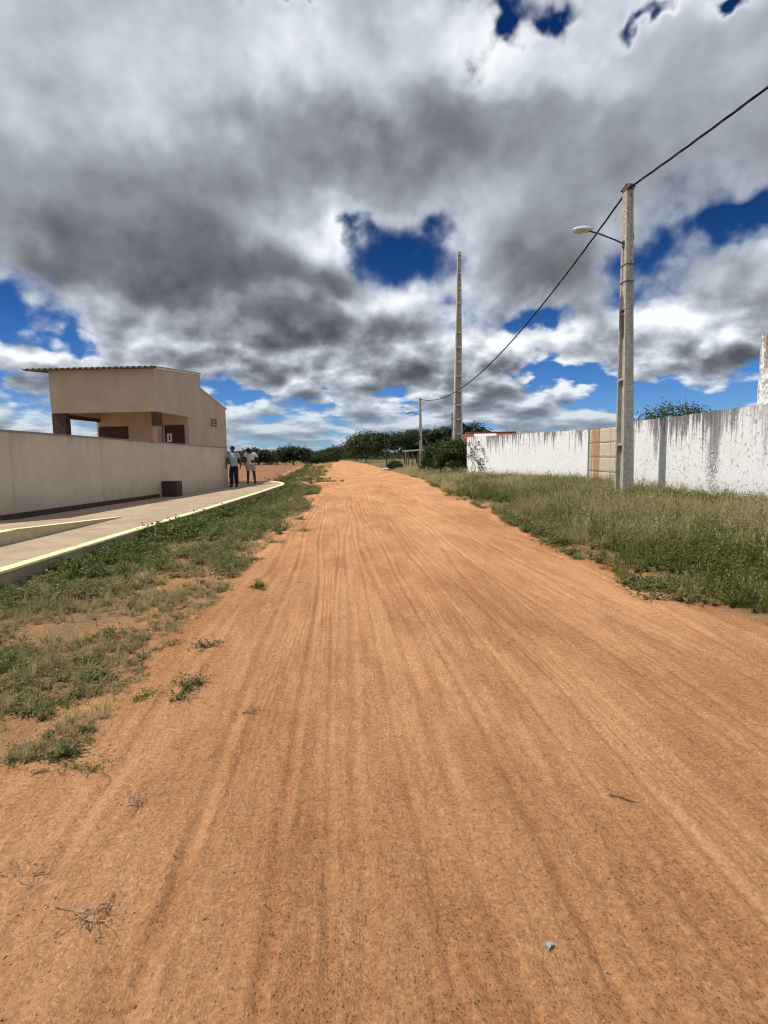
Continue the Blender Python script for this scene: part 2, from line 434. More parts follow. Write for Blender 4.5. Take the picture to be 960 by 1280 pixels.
# ---------------------------------------------------------------- objects
def tag(o, label=None, cat=None, group=None, kind=None):
    if label: o['label'] = label
    if cat: o['category'] = cat
    if group: o['group'] = group
    if kind: o['kind'] = kind
    return o

def empty(name, loc, label, cat, rz=0.0, group=None):
    o = bpy.data.objects.new(name, None); COL.objects.link(o)
    o.location = loc; o.rotation_euler = (0, 0, rz)
    return tag(o, label, cat, group)

class MB:
    """collects shapes and links them as ONE mesh object"""
    def __init__(s): s.v = []; s.f = []
    def add(s, vs, fs):
        b = len(s.v); s.v += [tuple(v) for v in vs]; s.f += [tuple(i + b for i in f) for f in fs]; return s
    def box(s, lo, hi, M=None):
        x0, y0, z0 = lo; x1, y1, z1 = hi
        vs = [Vector(p) for p in ((x0,y0,z0),(x1,y0,z0),(x1,y1,z0),(x0,y1,z0),(x0,y0,z1),(x1,y0,z1),(x1,y1,z1),(x0,y1,z1))]
        if M: vs = [M @ v for v in vs]
        return s.add(vs, [(3,2,1,0),(4,5,6,7),(0,1,5,4),(1,2,6,5),(2,3,7,6),(3,0,4,7)])
    def hexa(s, a, b):
        """a, b: two quads (4 points each, same winding seen from the first towards the second)"""
        return s.add(list(a) + list(b), [(3,2,1,0),(4,5,6,7),(0,1,5,4),(1,2,6,5),(2,3,7,6),(3,0,4,7)])
    def tube(s, pts, rad, n=8, cap=True):
        pts = [Vector(p) for p in pts]
        if not hasattr(rad, '__len__'): rad = [rad] * len(pts)
        ring = []
        up = Vector((0.13, 0.21, 1)).normalized()
        for i, p in enumerate(pts):
            d = (pts[min(i + 1, len(pts) - 1)] - pts[max(i - 1, 0)]).normalized()
            a = d.cross(up)
            if a.length < 0.05: a = d.cross(Vector((1, 0, 0)))
            a.normalize(); b = a.cross(d)
            ring.append([p + (a * math.cos(t) + b * math.sin(t)) * rad[i] for t in [2 * math.pi * j / n for j in range(n)]])
        vs = [v for r in ring for v in r]
        fs = [(i * n + j, i * n + (j + 1) % n, (i + 1) * n + (j + 1) % n, (i + 1) * n + j) for i in range(len(pts) - 1) for j in range(n)]
        if cap: fs += [tuple(reversed(range(n))), tuple(range((len(pts) - 1) * n, len(pts) * n))]
        return s.add(vs, fs)
    def ellipsoid(s, c, r, n=16, m=10, M=None):
        vs, fs = [], []
        for i in range(m + 1):
            t = math.pi * i / m
            for j in range(n):
                a = 2 * math.pi * j / n
                v = Vector((r[0] * math.sin(t) * math.cos(a), r[1] * math.sin(t) * math.sin(a), r[2] * math.cos(t)))
                vs.append((M @ v if M else v) + Vector(c))
        for i in range(m):
            for j in range(n):
                fs.append((i * n + j, (i + 1) * n + j, (i + 1) * n + (j + 1) % n, i * n + (j + 1) % n))
        return s.add(vs, fs)
    def build(s, name, mat, parent=None, smooth=False, bevel=0.0):
        me = bpy.data.meshes.new(name); me.from_pydata(s.v, [], s.f); me.update()
        if bevel:
            bm = bmesh.new(); bm.from_mesh(me)
            bmesh.ops.remove_doubles(bm, verts=bm.verts, dist=1e-5)
            bmesh.ops.bevel(bm, geom=list(bm.edges), offset=bevel, segments=2, affect='EDGES', clamp_overlap=True)
            bm.to_mesh(me); bm.free()
        me.materials.append(mat)
        if smooth: me.shade_smooth()
        o = bpy.data.objects.new(name, me); COL.objects.link(o)
        if parent: o.parent = parent
        return o

def tri_mesh(name, V, F, mat, attrs=None, parent=None, smooth=False):
    """mesh from numpy arrays; F is (n,3) or (n,4); attrs are per-vertex floats"""
    me = bpy.data.meshes.new(name)
    n, w = F.shape
    me.vertices.add(len(V)); me.vertices.foreach_set('co', np.ascontiguousarray(V, np.float32).ravel())
    me.loops.add(n * w); me.loops.foreach_set('vertex_index', np.ascontiguousarray(F, np.int32).ravel())
    me.polygons.add(n); me.polygons.foreach_set('loop_start', np.arange(0, n * w, w, dtype=np.int32))
    me.update(calc_edges=True)
    for nm, a in (attrs or {}).items():
        at = me.attributes.new(nm, 'FLOAT', 'POINT'); at.data.foreach_set('value', np.ascontiguousarray(a, np.float32))
    me.materials.append(mat)
    if smooth: me.shade_smooth()
    o = bpy.data.objects.new(name, me); COL.objects.link(o)
    if parent: o.parent = parent
    return o

def copy_tree(o, parent=None):
    c = o.copy(); COL.objects.link(c)
    if parent: c.parent = parent
    for ch in o.children: copy_tree(ch, c)
    return c

def sstep(x, a, b):
    t = np.clip((np.asarray(x, float) - a) / (b - a), 0, 1); return t * t * (3 - 2 * t)

def vnoise(x, y, seed=0):
    """smooth value noise, numpy"""
    def h(i, j):
        n = np.sin(i * 127.1 + j * 311.7 + seed * 74.7) * 43758.5453
        return n - np.floor(n)
    x = np.asarray(x, float); y = np.asarray(y, float)
    i, j = np.floor(x), np.floor(y); u, v = x - i, y - j
    u = u * u * (3 - 2 * u); v = v * v * (3 - 2 * v)
    return (h(i, j) * (1 - u) + h(i + 1, j) * u) * (1 - v) + (h(i, j + 1) * (1 - u) + h(i + 1, j + 1) * u) * v

def fbm(x, y, seed=0, o=4):
    s, a, t = 0, 1, 0
    for q in range(o):
        s = s + a * vnoise(x * 2 ** q, y * 2 ** q, seed + q * 3.1); t += a; a *= 0.5
    return s / t

# ---------------------------------------------------------------- lie of the land
LY = [-12, 2, 3.6, 5.5, 8.8, 17.8, 37, 93, 200, 320, 420]
LX = [-1.6, -1.45, -1.43, -1.39, -1.32, -1.0, -1.27, -1.17, -1.1, -8.0, -22.0]
RY = [-12, 0, 4.1, 4.8, 6.5, 11.5, 20, 34, 60, 120, 230, 320, 420]
RX = [3.7, 3.6, 3.41, 3.07, 3.17, 3.6, 3.9, 5.16, 4.8, 5.4, 3.3, -4.0, -18.0]
def edge_l(y): return np.interp(y, LY, LX)
def edge_r(y): return np.interp(y, RY, RX)
def ground_z(x, y):
    x = np.asarray(x, float); y = np.asarray(y, float)
    r = x - edge_r(y); l = edge_l(y) - x
    z = 0.12 * sstep(r, 0.1, 4.0) * sstep(y, -30, 2) * (1 - sstep(y, 60, 120))
    z = z - 0.02 * sstep(l, 0.2, 1.4)
    near = (1 - sstep(y, 80, 160))
    return z + near * 0.05 * (fbm(x * .8, y * .8, 4) - 0.5) * sstep(np.maximum(r, l), -0.2, 0.6)

def build_ground():
    xs = np.unique(np.concatenate([-np.geomspace(30, 2500, 26)[::-1], np.arange(-30, -9, 1.0), np.arange(-9, 14, 0.16), np.arange(14, 40, 1.0), np.geomspace(40, 2500, 26)]).round(3))
    ys = np.unique(np.concatenate([-np.geomspace(6, 1500, 16)[::-1], np.arange(-5.5, 1, .5), np.arange(1, 14, 0.14), np.arange(14, 40, 0.35), np.arange(40, 130, 1.5), np.geomspace(130, 4000, 40)]).round(3))
    X, Y = np.meshgrid(xs, ys)
    r, l = X - edge_r(Y), edge_l(Y) - X
    out = np.maximum(r, l)
    Z = ground_z(X, Y) - 0.06 * (1 - sstep(out, -0.55, -0.1)) * (Y < 400)
    n = fbm(X * 1.3, Y * 1.3, 9)
    soil = sstep(np.maximum(r - 0.1, l) + (n - .5) * 1.3, 0.1, 1.1)
    green = sstep(r + (n - .5) * .6, 0.25, 0.9)
    far = sstep(Y, 60, 130)
    green = np.maximum(green, sstep(l, 2.5, 5) * sstep(np.abs(Y - 30) + np.abs(X) * 1.2, 60, 160))
    green = np.maximum(green, sstep(l + (n - .5), 0.2, 1.0) * 0.25)
    nx, ny = len(xs), len(ys)
    idx = np.arange(nx * ny).reshape(ny, nx)
    F = np.stack([idx[:-1, :-1], idx[:-1, 1:], idx[1:, 1:], idx[1:, :-1]], -1).reshape(-1, 4)
    o = tri_mesh('ground', np.stack([X, Y, Z], -1).reshape(-1, 3), F, M['ground'], {'soil': soil.ravel(), 'green': green.ravel()}, smooth=True)
    tag(o, kind='structure')

def build_road():
    ys = [-8.0]
    while ys[-1] < 415:
        y = ys[-1]; ys.append(y + (0.25 if y < 0.8 else min(max(0.0085 * y, 0.013), 3.0)))
    ys = np.array(ys)
    nx = 540
    t = np.linspace(0, 1, nx)
    Y = np.repeat(ys[:, None], nx, 1)
    n_l = (fbm(ys * 0.7, ys * 0 + 3, 21) - .5) * 0.5
    n_r = (fbm(ys * 0.9, ys * 0 + 7, 22) - .5) * 0.5
    L = edge_l(ys) - 0.35 + n_l * .4; Rr = edge_r(ys) + 0.35 + n_r * .4
    X = L[:, None] * (1 - t) + Rr[:, None] * t
    inside = np.minimum(X - L[:, None], Rr[:, None] - X)
    fade = sstep(inside, 0.02, 0.4)
    H = np.zeros_like(X)
    rng = np.random.default_rng(3)
    # wheel tracks: a groove between two thrown-up ridges
    for x0, wd, dp, am in [(-0.62, .05, .016, .05), (-0.30, .04, .012, .04), (-0.05, .03, .008, .03), (0.12, .05, .010, .04), (0.42, .06, .010, .05), (0.66, .04, .012, .04),
                           (0.95, .05, .008, .08), (1.22, .04, .010, .06), (1.55, .06, .009, .1), (1.86, .05, .012, .07), (2.2, .06, .014, .1), (2.55, .05, .012, .1), (2.85, .06, .012, .12), (-0.95, .06, .012, .09), (0.27, .03, .007, .02), (1.05, .03, .007, .03), (1.70, .03, .008, .05)]:
        ph = rng.random(3) * 6
        xc = x0 + am * np.sin(Y * 0.31 + ph[0]) + am * 0.6 * np.sin(Y * 0.83 + ph[1]) + 0.006 * Y * (x0 - 0.6) * 0.2 + (rng.random() - .5) * .022 * (Y - 7)
        q = (X - xc) / (wd * .62)
        on = 0.45 + 0.55 * vnoise(Y * 0.5, Y * 0 + x0 * 9, 31)
        H += 1.0 * on * dp * (-np.exp(-q * q) + 0.55 * np.exp(-(np.abs(q) - 1.6) ** 2 * 1.6))
    # bars left by lugged tyres in the middle of the road
    lug = np.exp(-((X - 0.28 - 0.05 * np.sin(Y * .4)) / 0.22) ** 2) * sstep(Y, 4, 7) * (1 - sstep(Y, 22, 32))
    H += lug * 0.006 * np.sin(Y * 2 * math.pi / 0.42 + 2.5 * np.abs(X - 0.28) / .22) * (0.3 + vnoise(X * 3, Y * .8, 5))
    H += 0.022 * (fbm(X * 4.5, Y * 0.45, 41, 4) - .5) + 0.010 * (fbm(X * 16, Y * 1.7, 42, 3) - .5)
    H += 0.012 * (fbm(X * 5, Y * 4, 43, 4) - .5) + 0.006 * (fbm(X * 22, Y * 20, 44, 2) - .5)
    # ribbed tread bands: fine parallel lines a couple of centimetres apart
    for x0, hw, am in [(-0.45, .10, .06), (-0.12, .09, .05), (0.54, .11, .05), (0.80, .09, .06), (1.35, .11, .08), (2.0, .11, .08), (2.7, .12, .10), (-.8, .09, .06)]:
        ph = rng.random(2) * 6; xc = x0 + am * np.sin(Y * .27 + ph[0]) + am * .5 * np.sin(Y * .7 + ph[1])
        q = (X - xc) / hw; on = sstep(vnoise(Y * .35, Y * 0 + x0 * 13, 33), .3, .7)
        H += on * (1 - sstep(np.abs(q), .8, 1.05)) * (.0035 * np.sin((X - xc) * 2 * math.pi / .036) - .004)
    H -= 0.016 * sstep(vnoise(X * 3.1 + Y * .7, Y * 2.3, 47), .80, .95) * sstep(np.abs(X - .4), .2, 1.0)   # scuffs and hoof or foot marks
    soft = sstep(-X, 0.25, 0.9)                                  # loose sand heaped along the left side
    H += soft * 0.03 * (fbm(X * 3.2, Y * 2.4, 45, 4) - .4)
    H *= fade * np.clip(1.2 - Y / 130, 0.3, 1)
    Z = ground_z(X, Y) * (1 - fade * 0) + 0.008 * fade - 0.015 * (1 - fade) + H + 0.008
    idx = np.arange(X.size).reshape(X.shape)
    F = np.stack([idx[:-1, :-1], idx[:-1, 1:], idx[1:, 1:], idx[1:, :-1]], -1).reshape(-1, 4)
    tag(tri_mesh('dirt_road', np.stack([X, Y, Z], -1).reshape(-1, 3), F, M['sand'], smooth=True), kind='structure')

def build_field():
    xs = np.arange(-75, -3.2, 0.6); ys = np.concatenate([np.arange(31, 60, 0.4), np.arange(60, 150, 1.2)])
    X, Y = np.meshgrid(xs, ys)
    wob = (fbm(X * .12, Y * .12, 61) - .5) * 3
    edge = np.minimum(np.minimum(-3.8 - 0.035 * (Y - 33) - X + wob, Y - 32.5 + wob), np.minimum(148 - Y + 3 * wob, X + 74))
    Z = -0.06 + 0.09 * sstep(edge, 0, 1.2) + 0.03 * sstep(edge, .5, 2) * np.sin(X * 7.0 + wob) + 0.05 * (fbm(X * 1.2, Y * 1.2, 62) - .5) * sstep(edge, 0, 2)
    idx = np.arange(X.size).reshape(X.shape)
    F = np.stack([idx[:-1, :-1], idx[:-1, 1:], idx[1:, 1:], idx[1:, :-1]], -1).reshape(-1, 4)
    tag(tri_mesh('ploughed_field', np.stack([X, Y, Z], -1).reshape(-1, 3), F, M['field'], smooth=True), kind='structure')

# ---------------------------------------------------------------- left side: pavement, wall, building
def pave_z(y): return 0.2 + 0.1 * min(max((y - 8) / 16, 0), 1)
PAVE = [(-4.15, 1.0), (-3.95, 4.6), (-3.85, 6.56), (-3.73, 8.27), (-3.63, 9.47), (-3.48, 11.09), (-3.2, 13.85), (-2.99, 16.4), (-2.78, 18.89), (-2.58, 21.8), (-2.41, 24.33), (-2.47, 25.5), (-2.62, 26.5), (-2.9, 27.6), (-3.3, 28.6), (-3.8, 29.4)]
def wall_x(y): return -7.05 + 0.203 * (y - 12.15)

def offset_path(path, d):
    out = []
    for i, p in enumerate(path):
        a = Vector(path[max(i - 1, 0)]); b = Vector(path[min(i + 1, len(path) - 1)])
        t = (b - a).normalized(); out.append((p[0] - t.y * d, p[1] + t.x * d))
    return out

def build_pavement():
    m = MB(); n = len(PAVE)
    left = [(wall_x(min(y, 23.9)) - 0.3 if y < 24.3 else -5.4 - (y - 24.3) * .25, y) for x, y in PAVE]
    vs = []
    for (x, y), (lx, ly) in zip(PAVE, left):
        z = pave_z(y)
        vs += [(lx, ly, -0.25), (lx, ly, z), (x, y, z), (x + 0.012, y, -0.25)]
    fs = []
    for i in range(n - 1):
        b = i * 4
        for j in range(3): fs.append((b + j, b + j + 1, b + 5 + j, b + 4 + j))
    e = (n - 1) * 4
    fs += [(e, e + 1, e + 2, e + 3), (3, 2, 1, 0)]
    o = tag(m.add(vs, fs).build('pavement', M['paving']), kind='structure')
    # yellow edging band cast on top of the kerb, 25 mm proud
    inn = offset_path(PAVE, 0.165)
    s = MB(); vs = []
    for (x, y), (ix, iy) in zip(PAVE, inn):
        z = pave_z(y)
        vs += [(ix, iy, z - .01), (ix, iy, z + 0.022), (x + 0.008, y, z + 0.022), (x + 0.015, y, z - 0.004)]
    fs = [(i * 4 + j, i * 4 + j + 1, i * 4 + 5 + j, i * 4 + 4 + j) for i in range(n - 1) for j in range(3)]
    fs += [(e, e + 1, e + 2, e + 3), (3, 2, 1, 0)]
    o2 = s.add(vs, fs).build('painted_edge', M['yellow'], o)
    for p in o2.data.polygons: p.use_smooth = False

def build_left_wall():
    y0, y1 = 5.0, 23.85
    W = empty('perimeter_wall', (wall_x(y0), y0, 0), 'long low cream rendered wall with brown skirting along the pavement', 'wall', -math.atan(0.203))
    L = (y1 - y0) * math.hypot(1, .203)
    N = 40
    m = MB(); vs = []; rng = np.random.default_rng(8)
    for i in range(N + 1):
        t = i / N; y = t * L; zt = 2.22 - 0.31 * t + rng.normal() * .003
        vs += [(-0.16, y, -0.1), (0, y, -0.1), (0, y, zt), (-0.16, y, zt)]
    fs = [(i * 4 + j, i * 4 + (j + 1) % 4, i * 4 + 4 + (j + 1) % 4, i * 4 + 4 + j) for i in range(N) for j in range(4)]
    fs += [(0, 3, 2, 1)[::-1], (N * 4, N * 4 + 3, N * 4 + 2, N * 4 + 1)]
    m.add(vs, [f[::-1] for f in fs]).build('wall_face', M['cream_wall'], W)
    c = MB(); vs = []
    for i in range(N + 1):
        t = i / N; y = t * L; zt = 2.224 - 0.31 * t
        vs += [(-0.185, y, zt - .006), (0.022, y, zt - .006), (0.022, y, zt + .035), (-0.185, y, zt + .045)]
    fs = [(i * 4 + j, i * 4 + 4 + j, i * 4 + 4 + (j + 1) % 4, i * 4 + (j + 1) % 4) for i in range(N) for j in range(4)] + [(0, 1, 2, 3), (N * 4, N * 4 + 3, N * 4 + 2, N * 4 + 1)]
    c.add(vs, fs).build('coping', M['coping'], W)
    s = MB(); k = MB(); Ls = 18.45 - y0; Ls *= math.hypot(1, .203)
    a, b = pave_z(y0) - .05, pave_z(18.5) - .05
    s.hexa([(0.002, 0, a), (0.02, 0, a), (0.02, 0, a + .185), (0.002, 0, a + .185)], [(0.002, Ls, b), (0.02, Ls, b), (0.02, Ls, b + .16), (0.002, Ls, b + .16)])
    s.build('skirting', M['brown'], W)
    # dark plinth block standing against the wall
    z = pave_z(18.7)
    B = MB().box((-.02, -.16, -.03), (.50, .22, .50)).build('masonry_block', M['brown'], bevel=.012)
    B.location = (wall_x(18.75) + 0.025, 18.75, z); B.rotation_euler = (0, 0, -math.atan(.203))
    tag(B, 'knee-high dark brown block against the foot of the cream wall', 'block')

def build_ramp():
    Rm = empty('access_ramp', (-5.12, 8.78, pave_z(8.8)), 'wedge shaped concrete ramp with yellow painted edge on the pavement', 'ramp')
    def top(y): return 0.185 if y < 9.2 else max(0.185 * (12.55 - y) / (12.55 - 9.2), 0.0)
    ys = [5.0, 8.0, 9.2, 10.3, 11.4, 12.2, 12.55]
    ex = lambda y: -5.12 + 0.108 * (y - 8.78)
    base = Vector((-5.12, 8.78, pave_z(8.8)))
    b, s, st = [], [], []
    for y in ys:
        z = pave_z(y); t = z + top(y) + .004
        b += [(wall_x(y) + .022, y, z - .02), (wall_x(y) + .022, y, t), (ex(y), y, t), (ex(y), y, z - .02)]
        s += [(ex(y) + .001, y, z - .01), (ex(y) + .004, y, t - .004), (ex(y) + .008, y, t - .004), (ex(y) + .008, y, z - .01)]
        st += [(ex(y) - .17, y, t + .001), (ex(y) - .17, y, t + .006), (ex(y) + .01, y, t + .006), (ex(y) + .01, y, t + .001)]
    for q, nm, mt in ((b, 'ramp_slab', 'paving'), (s, 'painted_side', 'yellow_shaded'), (st, 'painted_edge', 'yellow')):
        n = len(ys)
        fs = [(i * 4 + j, i * 4 + (j + 1) % 4, i * 4 + 4 + (j + 1) % 4, i * 4 + 4 + j) for i in range(n - 1) for j in range(4)]
        fs += [(3, 2, 1, 0), ((n - 1) * 4, (n - 1) * 4 + 1, (n - 1) * 4 + 2, (n - 1) * 4 + 3)]
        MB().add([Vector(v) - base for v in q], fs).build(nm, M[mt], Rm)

def build_building():
    B = empty('low_building', (-6.68, 21.5, 0.0), 'flat fronted cream building with open porch and corrugated roof behind the low wall', 'building', -math.atan(0.13))
    zf, zb, zt0, zt1 = 0.75, 3.24, 4.80, 5.18
    roofz = lambda y: zt0 + (zt1 - zt0) * y / 4.54
    W, P, D = 3.98, 3.0, 4.54
    t = 0.14
    # porch fascia, a deep band on three sides
    f = MB()
    f.hexa([(-W, 0, zb), (0, 0, zb), (0, 0, zt0), (-W, 0, zt0)], [(-W, t, zb), (0, t, zb), (0, t, roofz(t)), (-W, t, roofz(t))])
    for x0, x1 in ((-t, 0.0), (-W, -W + t)):
        f.hexa([(x0, t + .002, zb), (x1, t + .002, zb), (x1, t + .002, roofz(t)), (x0, t + .002, roofz(t))], [(x0, P, zb), (x1, P, zb), (x1, P, roofz(P)), (x0, P, roofz(P))])
    f.build('porch_fascia', M['cream'], B)
    MB().box((-W + .01, .01, zf - .6), (-.01, P, zf)).build('porch_floor', M['paving'], B)
    MB().box((-W + t + .002, t + .004, zb + .25), (-t - .002, P - .002, zb + .32)).build('porch_ceiling', M['cream'], B)
    b2 = MB().box((-W + .003, .30, zb - .14), (-W + .17, P - .002, zb - .003)); b2.build('lintel', M['brown'], B)
    # body behind the porch and lower wing
    w = MB()
    w.hexa([(-W, P + .002, 0), (0, P + .002, 0), (0, P + .002, roofz(P)), (-W, P + .002, roofz(P))], [(-W, D, 0), (0, D, 0), (0, D, zt1), (-W, D, zt1)])
    w.build('main_wall', M['cream_pink'], B)
    y1, y2, za, zc = D + .003, 7.85, 4.56, 3.98
    v = MB()
    v.hexa([(-W, y1, 0), (-.01, y1, 0), (-.01, y1, za), (-W, y1, za)], [(-W, y2, 0), (-.01, y2, 0), (-.01, y2, zc), (-W, y2, zc)])
    v.build('rear_wall', M['cream'], B)
    # columns
    MB().box((-W + .003, .02, zf - .6), (-W + .53, .30, zb - .002)).build('column', M['brown'], B)
    cc = MB().box((-.19, .02, zf - .6), (-.004, .52, zb - .002)).build('column', M['brown'], B)
    MB().box((-.185, .016, zf - .6), (.002, .40, 2.72)).build('painted_panel', M['tan'], cc)
    # doors on the porch back wall
    for x0, x1, z1 in ((-W + .13, -W + 1.30, 2.84), (-.98, -.24, 2.86)):
        d = MB().box((x0, P - .035, zf), (x1, P, z1)).build('door', M['door'], B)
        MB().box((x0 - .05, P - .05, zf), (x0, P + .001, z1 + .05)).box((x1, P - .05, zf), (x1 + .05, P + .001, z1 + .05)).box((x0, P - .05, z1), (x1, P + .001, z1 + .05)).build('door_frame', M['door'], d)
    # small white plate with a dark standing figure on the right door
    sg = MB().box((-.93, P - .046, 2.22), (-.73, P - .036, 2.56)).build('sign_plate', M['white_paint'], B)
    g = MB().box((-.855, P - .052, 2.29), (-.805, P - .047, 2.45)); g.ellipsoid((-.83, P - .05, 2.495), (.03, .004, .03), 12, 8)
    g.build('pictogram', M['black'], sg)
    # vent with two openings in the lower wing
    y0 = 5.55
    vt = MB()
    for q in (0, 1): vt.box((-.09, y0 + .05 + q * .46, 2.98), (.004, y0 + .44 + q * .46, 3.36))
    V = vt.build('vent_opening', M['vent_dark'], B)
    fr = MB().box((-.02, y0, 2.93), (.02, y0 + .95, 2.98)).box((-.02, y0, 3.36), (.02, y0 + .95, 3.41))
    for q in (0, .45, .90): fr.box((-.02, y0 + q, 2.98), (.02, y0 + q + .05, 3.36))
    for q in (.05, .50):
        for j in (1, 2): fr.box((-.015, y0 + q, 2.98 + j * .127 - .012), (.014, y0 + q + .40, 2.98 + j * .127 + .012))
    fr.build('vent_frame', M['cream'], V)
    # corrugated sheets, waves running front to back
    x0, x1, pitch = -4.78, .06, .22
    nx = int((x1 - x0) / pitch * 12); ys = [-.32, 1.2, 2.8, D + .03]
    xs = np.linspace(x0, x1, nx)
    def sheet(fz, ys, amp=.035, th=.02):
        vs = []
        for y in ys:
            for x in xs:
                z = fz(y) + amp + .008 + amp * math.sin(2 * math.pi * x / pitch); vs.append((x, y, z))
        n = len(vs); vs += [(x, y, z - th) for x, y, z in vs]; fs = []
        for i in range(len(ys) - 1):
            for j in range(nx - 1):
                a = i * nx + j; fs.append((a, a + 1, a + nx + 1, a + nx)); fs.append((n + a, n + a + nx, n + a + nx + 1, n + a + 1))
        for j in range(nx - 1):
            fs.append((j, n + j, n + j + 1, j + 1)); e = (len(ys) - 1) * nx + j; fs.append((e, e + 1, n + e + 1, n + e))
        for i in range(len(ys) - 1):
            a = i * nx; fs.append((a, a + nx, n + a + nx, n + a)); a += nx - 1; fs.append((a, n + a, n + a + nx, a + nx))
        return MB().add(vs, fs)
    sheet(roofz, ys).build('corrugated_roof', M['fibre_cement'], B, smooth=False)
    g = MB(); a, b = roofz(0) + .0, zt1
    g.hexa([(.002, .16, a + .005), (.05, .16, a + .005), (.05, .16, a + .095), (.002, .16, a + .095)], [(.002, D, b + .005), (.05, D, b + .005), (.05, D, b + .10), (.002, D, b + .10)])
    g.build('roof_flashing', M['pale_metal'], B)
    MB().hexa([(-W - .1, y1 + .002, za + .003), (.04, y1 + .002, za + .003), (.04, y1 + .002, za + .06), (-W - .1, y1 + .002, za + .06)],
              [(-W - .1, y2 + .12, zc - .018), (.04, y2 + .12, zc - .018), (.04, y2 + .12, zc + .04), (-W - .1, y2 + .12, zc + .04)]).build('rear_roof', M['pale_metal'], B)

# ---------------------------------------------------------------- right side: whitewashed wall, gate, pillar
def wall_segment(name, p0, p1, z0, z1, mat, label, rough=0.025, th=0.16):
    p0, p1 = Vector(p0), Vector(p1)
    L = (p1 - p0).length; ang = math.atan2(p1.y - p0.y, p1.x - p0.x)
    o = empty(name, (p0.x, p0.y, 0), label, 'wall', ang)
    N = int(L / 0.12)
    vs = []
    for i in range(N + 1):
        x = i / N * L; zt = z0 + (z1 - z0) * i / N
        j = (float(fbm(x * 3.1, z0 * 7, 5)) - .5) * rough * 2.4
        vs += [(x, -th / 2, -.15), (x, -th / 2, zt + j), (x, th / 2, zt + j * .6), (x, th / 2, -.15)]
    fs = [(i * 4 + j, i * 4 + (j + 1) % 4, i * 4 + 4 + (j + 1) % 4, i * 4 + 4 + j) for i in range(N) for j in range(3)]
    e = N * 4; fs += [(0, 1, 2, 3), (e + 3, e + 2, e + 1, e)]
    MB().add(vs, [f[::-1] for f in fs]).build('wall_face', mat, o)
    return o, L

def build_right_wall():
    wall_segment('whitewashed_wall', (7.53, 32.41), (10.84, 23.68), 2.52, 2.49, M['white_far'], 'peeling white wall stretch between the tall bush and the rusty gate')
    wall_segment('whitewashed_wall', (10.51, 19.16), (9.942, 7.5), 2.57, 2.53, M['white_near'], 'white wall stretch with black run-off stains on the near side of the gate')
    # tall broken pillar: bare patches of grey render under flaking paint
    o = empty('brick_pillar', (10.60, 13.03, 0), 'tall crumbling brown and white pillar rising behind the stained wall', 'pillar', math.radians(2))
    rng = np.random.default_rng(14); N = 26; vs = []
    for i in range(N + 1):
        z = -.1 + 4.36 * i / N; w = .27 - .035 * i / N
        j = rng.normal(0, .010, 8)
        vs += [(-w + j[0], -w + j[1], z), (w + j[2], -w + j[3], z), (w + j[4], w + j[5], z), (-w + j[6], w + j[7], z)]
    for q in range(4): vs[-4 + q] = (vs[-4 + q][0], vs[-4 + q][1], vs[-4 + q][2] + [-.02, .05, -.06, .04][q])
    fs = [(i * 4 + j, i * 4 + (j + 1) % 4, i * 4 + 4 + (j + 1) % 4, i * 4 + 4 + j) for i in range(N) for j in range(4)] + [(3, 2, 1, 0), (N * 4, N * 4 + 1, N * 4 + 2, N * 4 + 3)]
    MB().add(vs, fs).build('shaft', M['pillar'], o)
    # gate: sheet panels in an angle-iron frame
    p0, p1 = Vector((10.83, 23.60)), Vector((10.52, 19.22))
    L = (p1 - p0).length
    G = empty('metal_gate', (p0.x, p0.y, 0.12), 'cream sheet metal gate with orange rust between the two white wall stretches', 'gate', math.atan2(p1.y - p0.y, p1.x - p0.x))
    nc, nr, Ht = 4, 4, 2.36
    cw, rh = L / nc, Ht / nr
    rng = np.random.default_rng(6)
    for c in range(nc):
        for r in range(nr):
            x0, x1, z0, z1 = c * cw + .014, (c + 1) * cw - .014, r * rh + .014, (r + 1) * rh - .014
            d = 0.012
            # a sheet pressed with a shallow raised field
            vs = [(x0, -.012, z0), (x1, -.012, z0), (x1, -.012, z1), (x0, -.012, z1),
                  (x0 + .06, -.012 - d, z0 + .06), (x1 - .06, -.012 - d, z0 + .06), (x1 - .06, -.012 - d, z1 - .06), (x0 + .06, -.012 - d, z1 - .06)]
            fs = [(4, 5, 6, 7), (0, 1, 5, 4), (1, 2, 6, 5), (2, 3, 7, 6), (3, 0, 4, 7)]
            vs += [(v[0], .012, v[2]) for v in vs[:4]]; fs += [(11, 10, 9, 8), (1, 0, 8, 9), (2, 1, 9, 10), (3, 2, 10, 11), (0, 3, 11, 8)]
            pn = MB().add(vs, fs).build('panel', M['gate'], G)
            at = pn.data.attributes.new('rust', 'FLOAT', 'POINT')
            rr = (0.95 if c == 0 else 0.12 if rng.random() < .5 else 0.0)
            for i, v in enumerate(pn.data.vertices): at.data[i].value = rr * (1.0 if v.co.x > (x0 + x1) / 2 else .45)
    f = MB()
    for c in range(nc + 1): f.box((c * cw - .012, -.004, 0), (c * cw + .012, .02, Ht))
    for r in range(nr + 1): f.box((.013, -.001, r * rh - .012), (L - .013, .017, r * rh + .012))
    f.build('frame', M['gate_frame'], G)

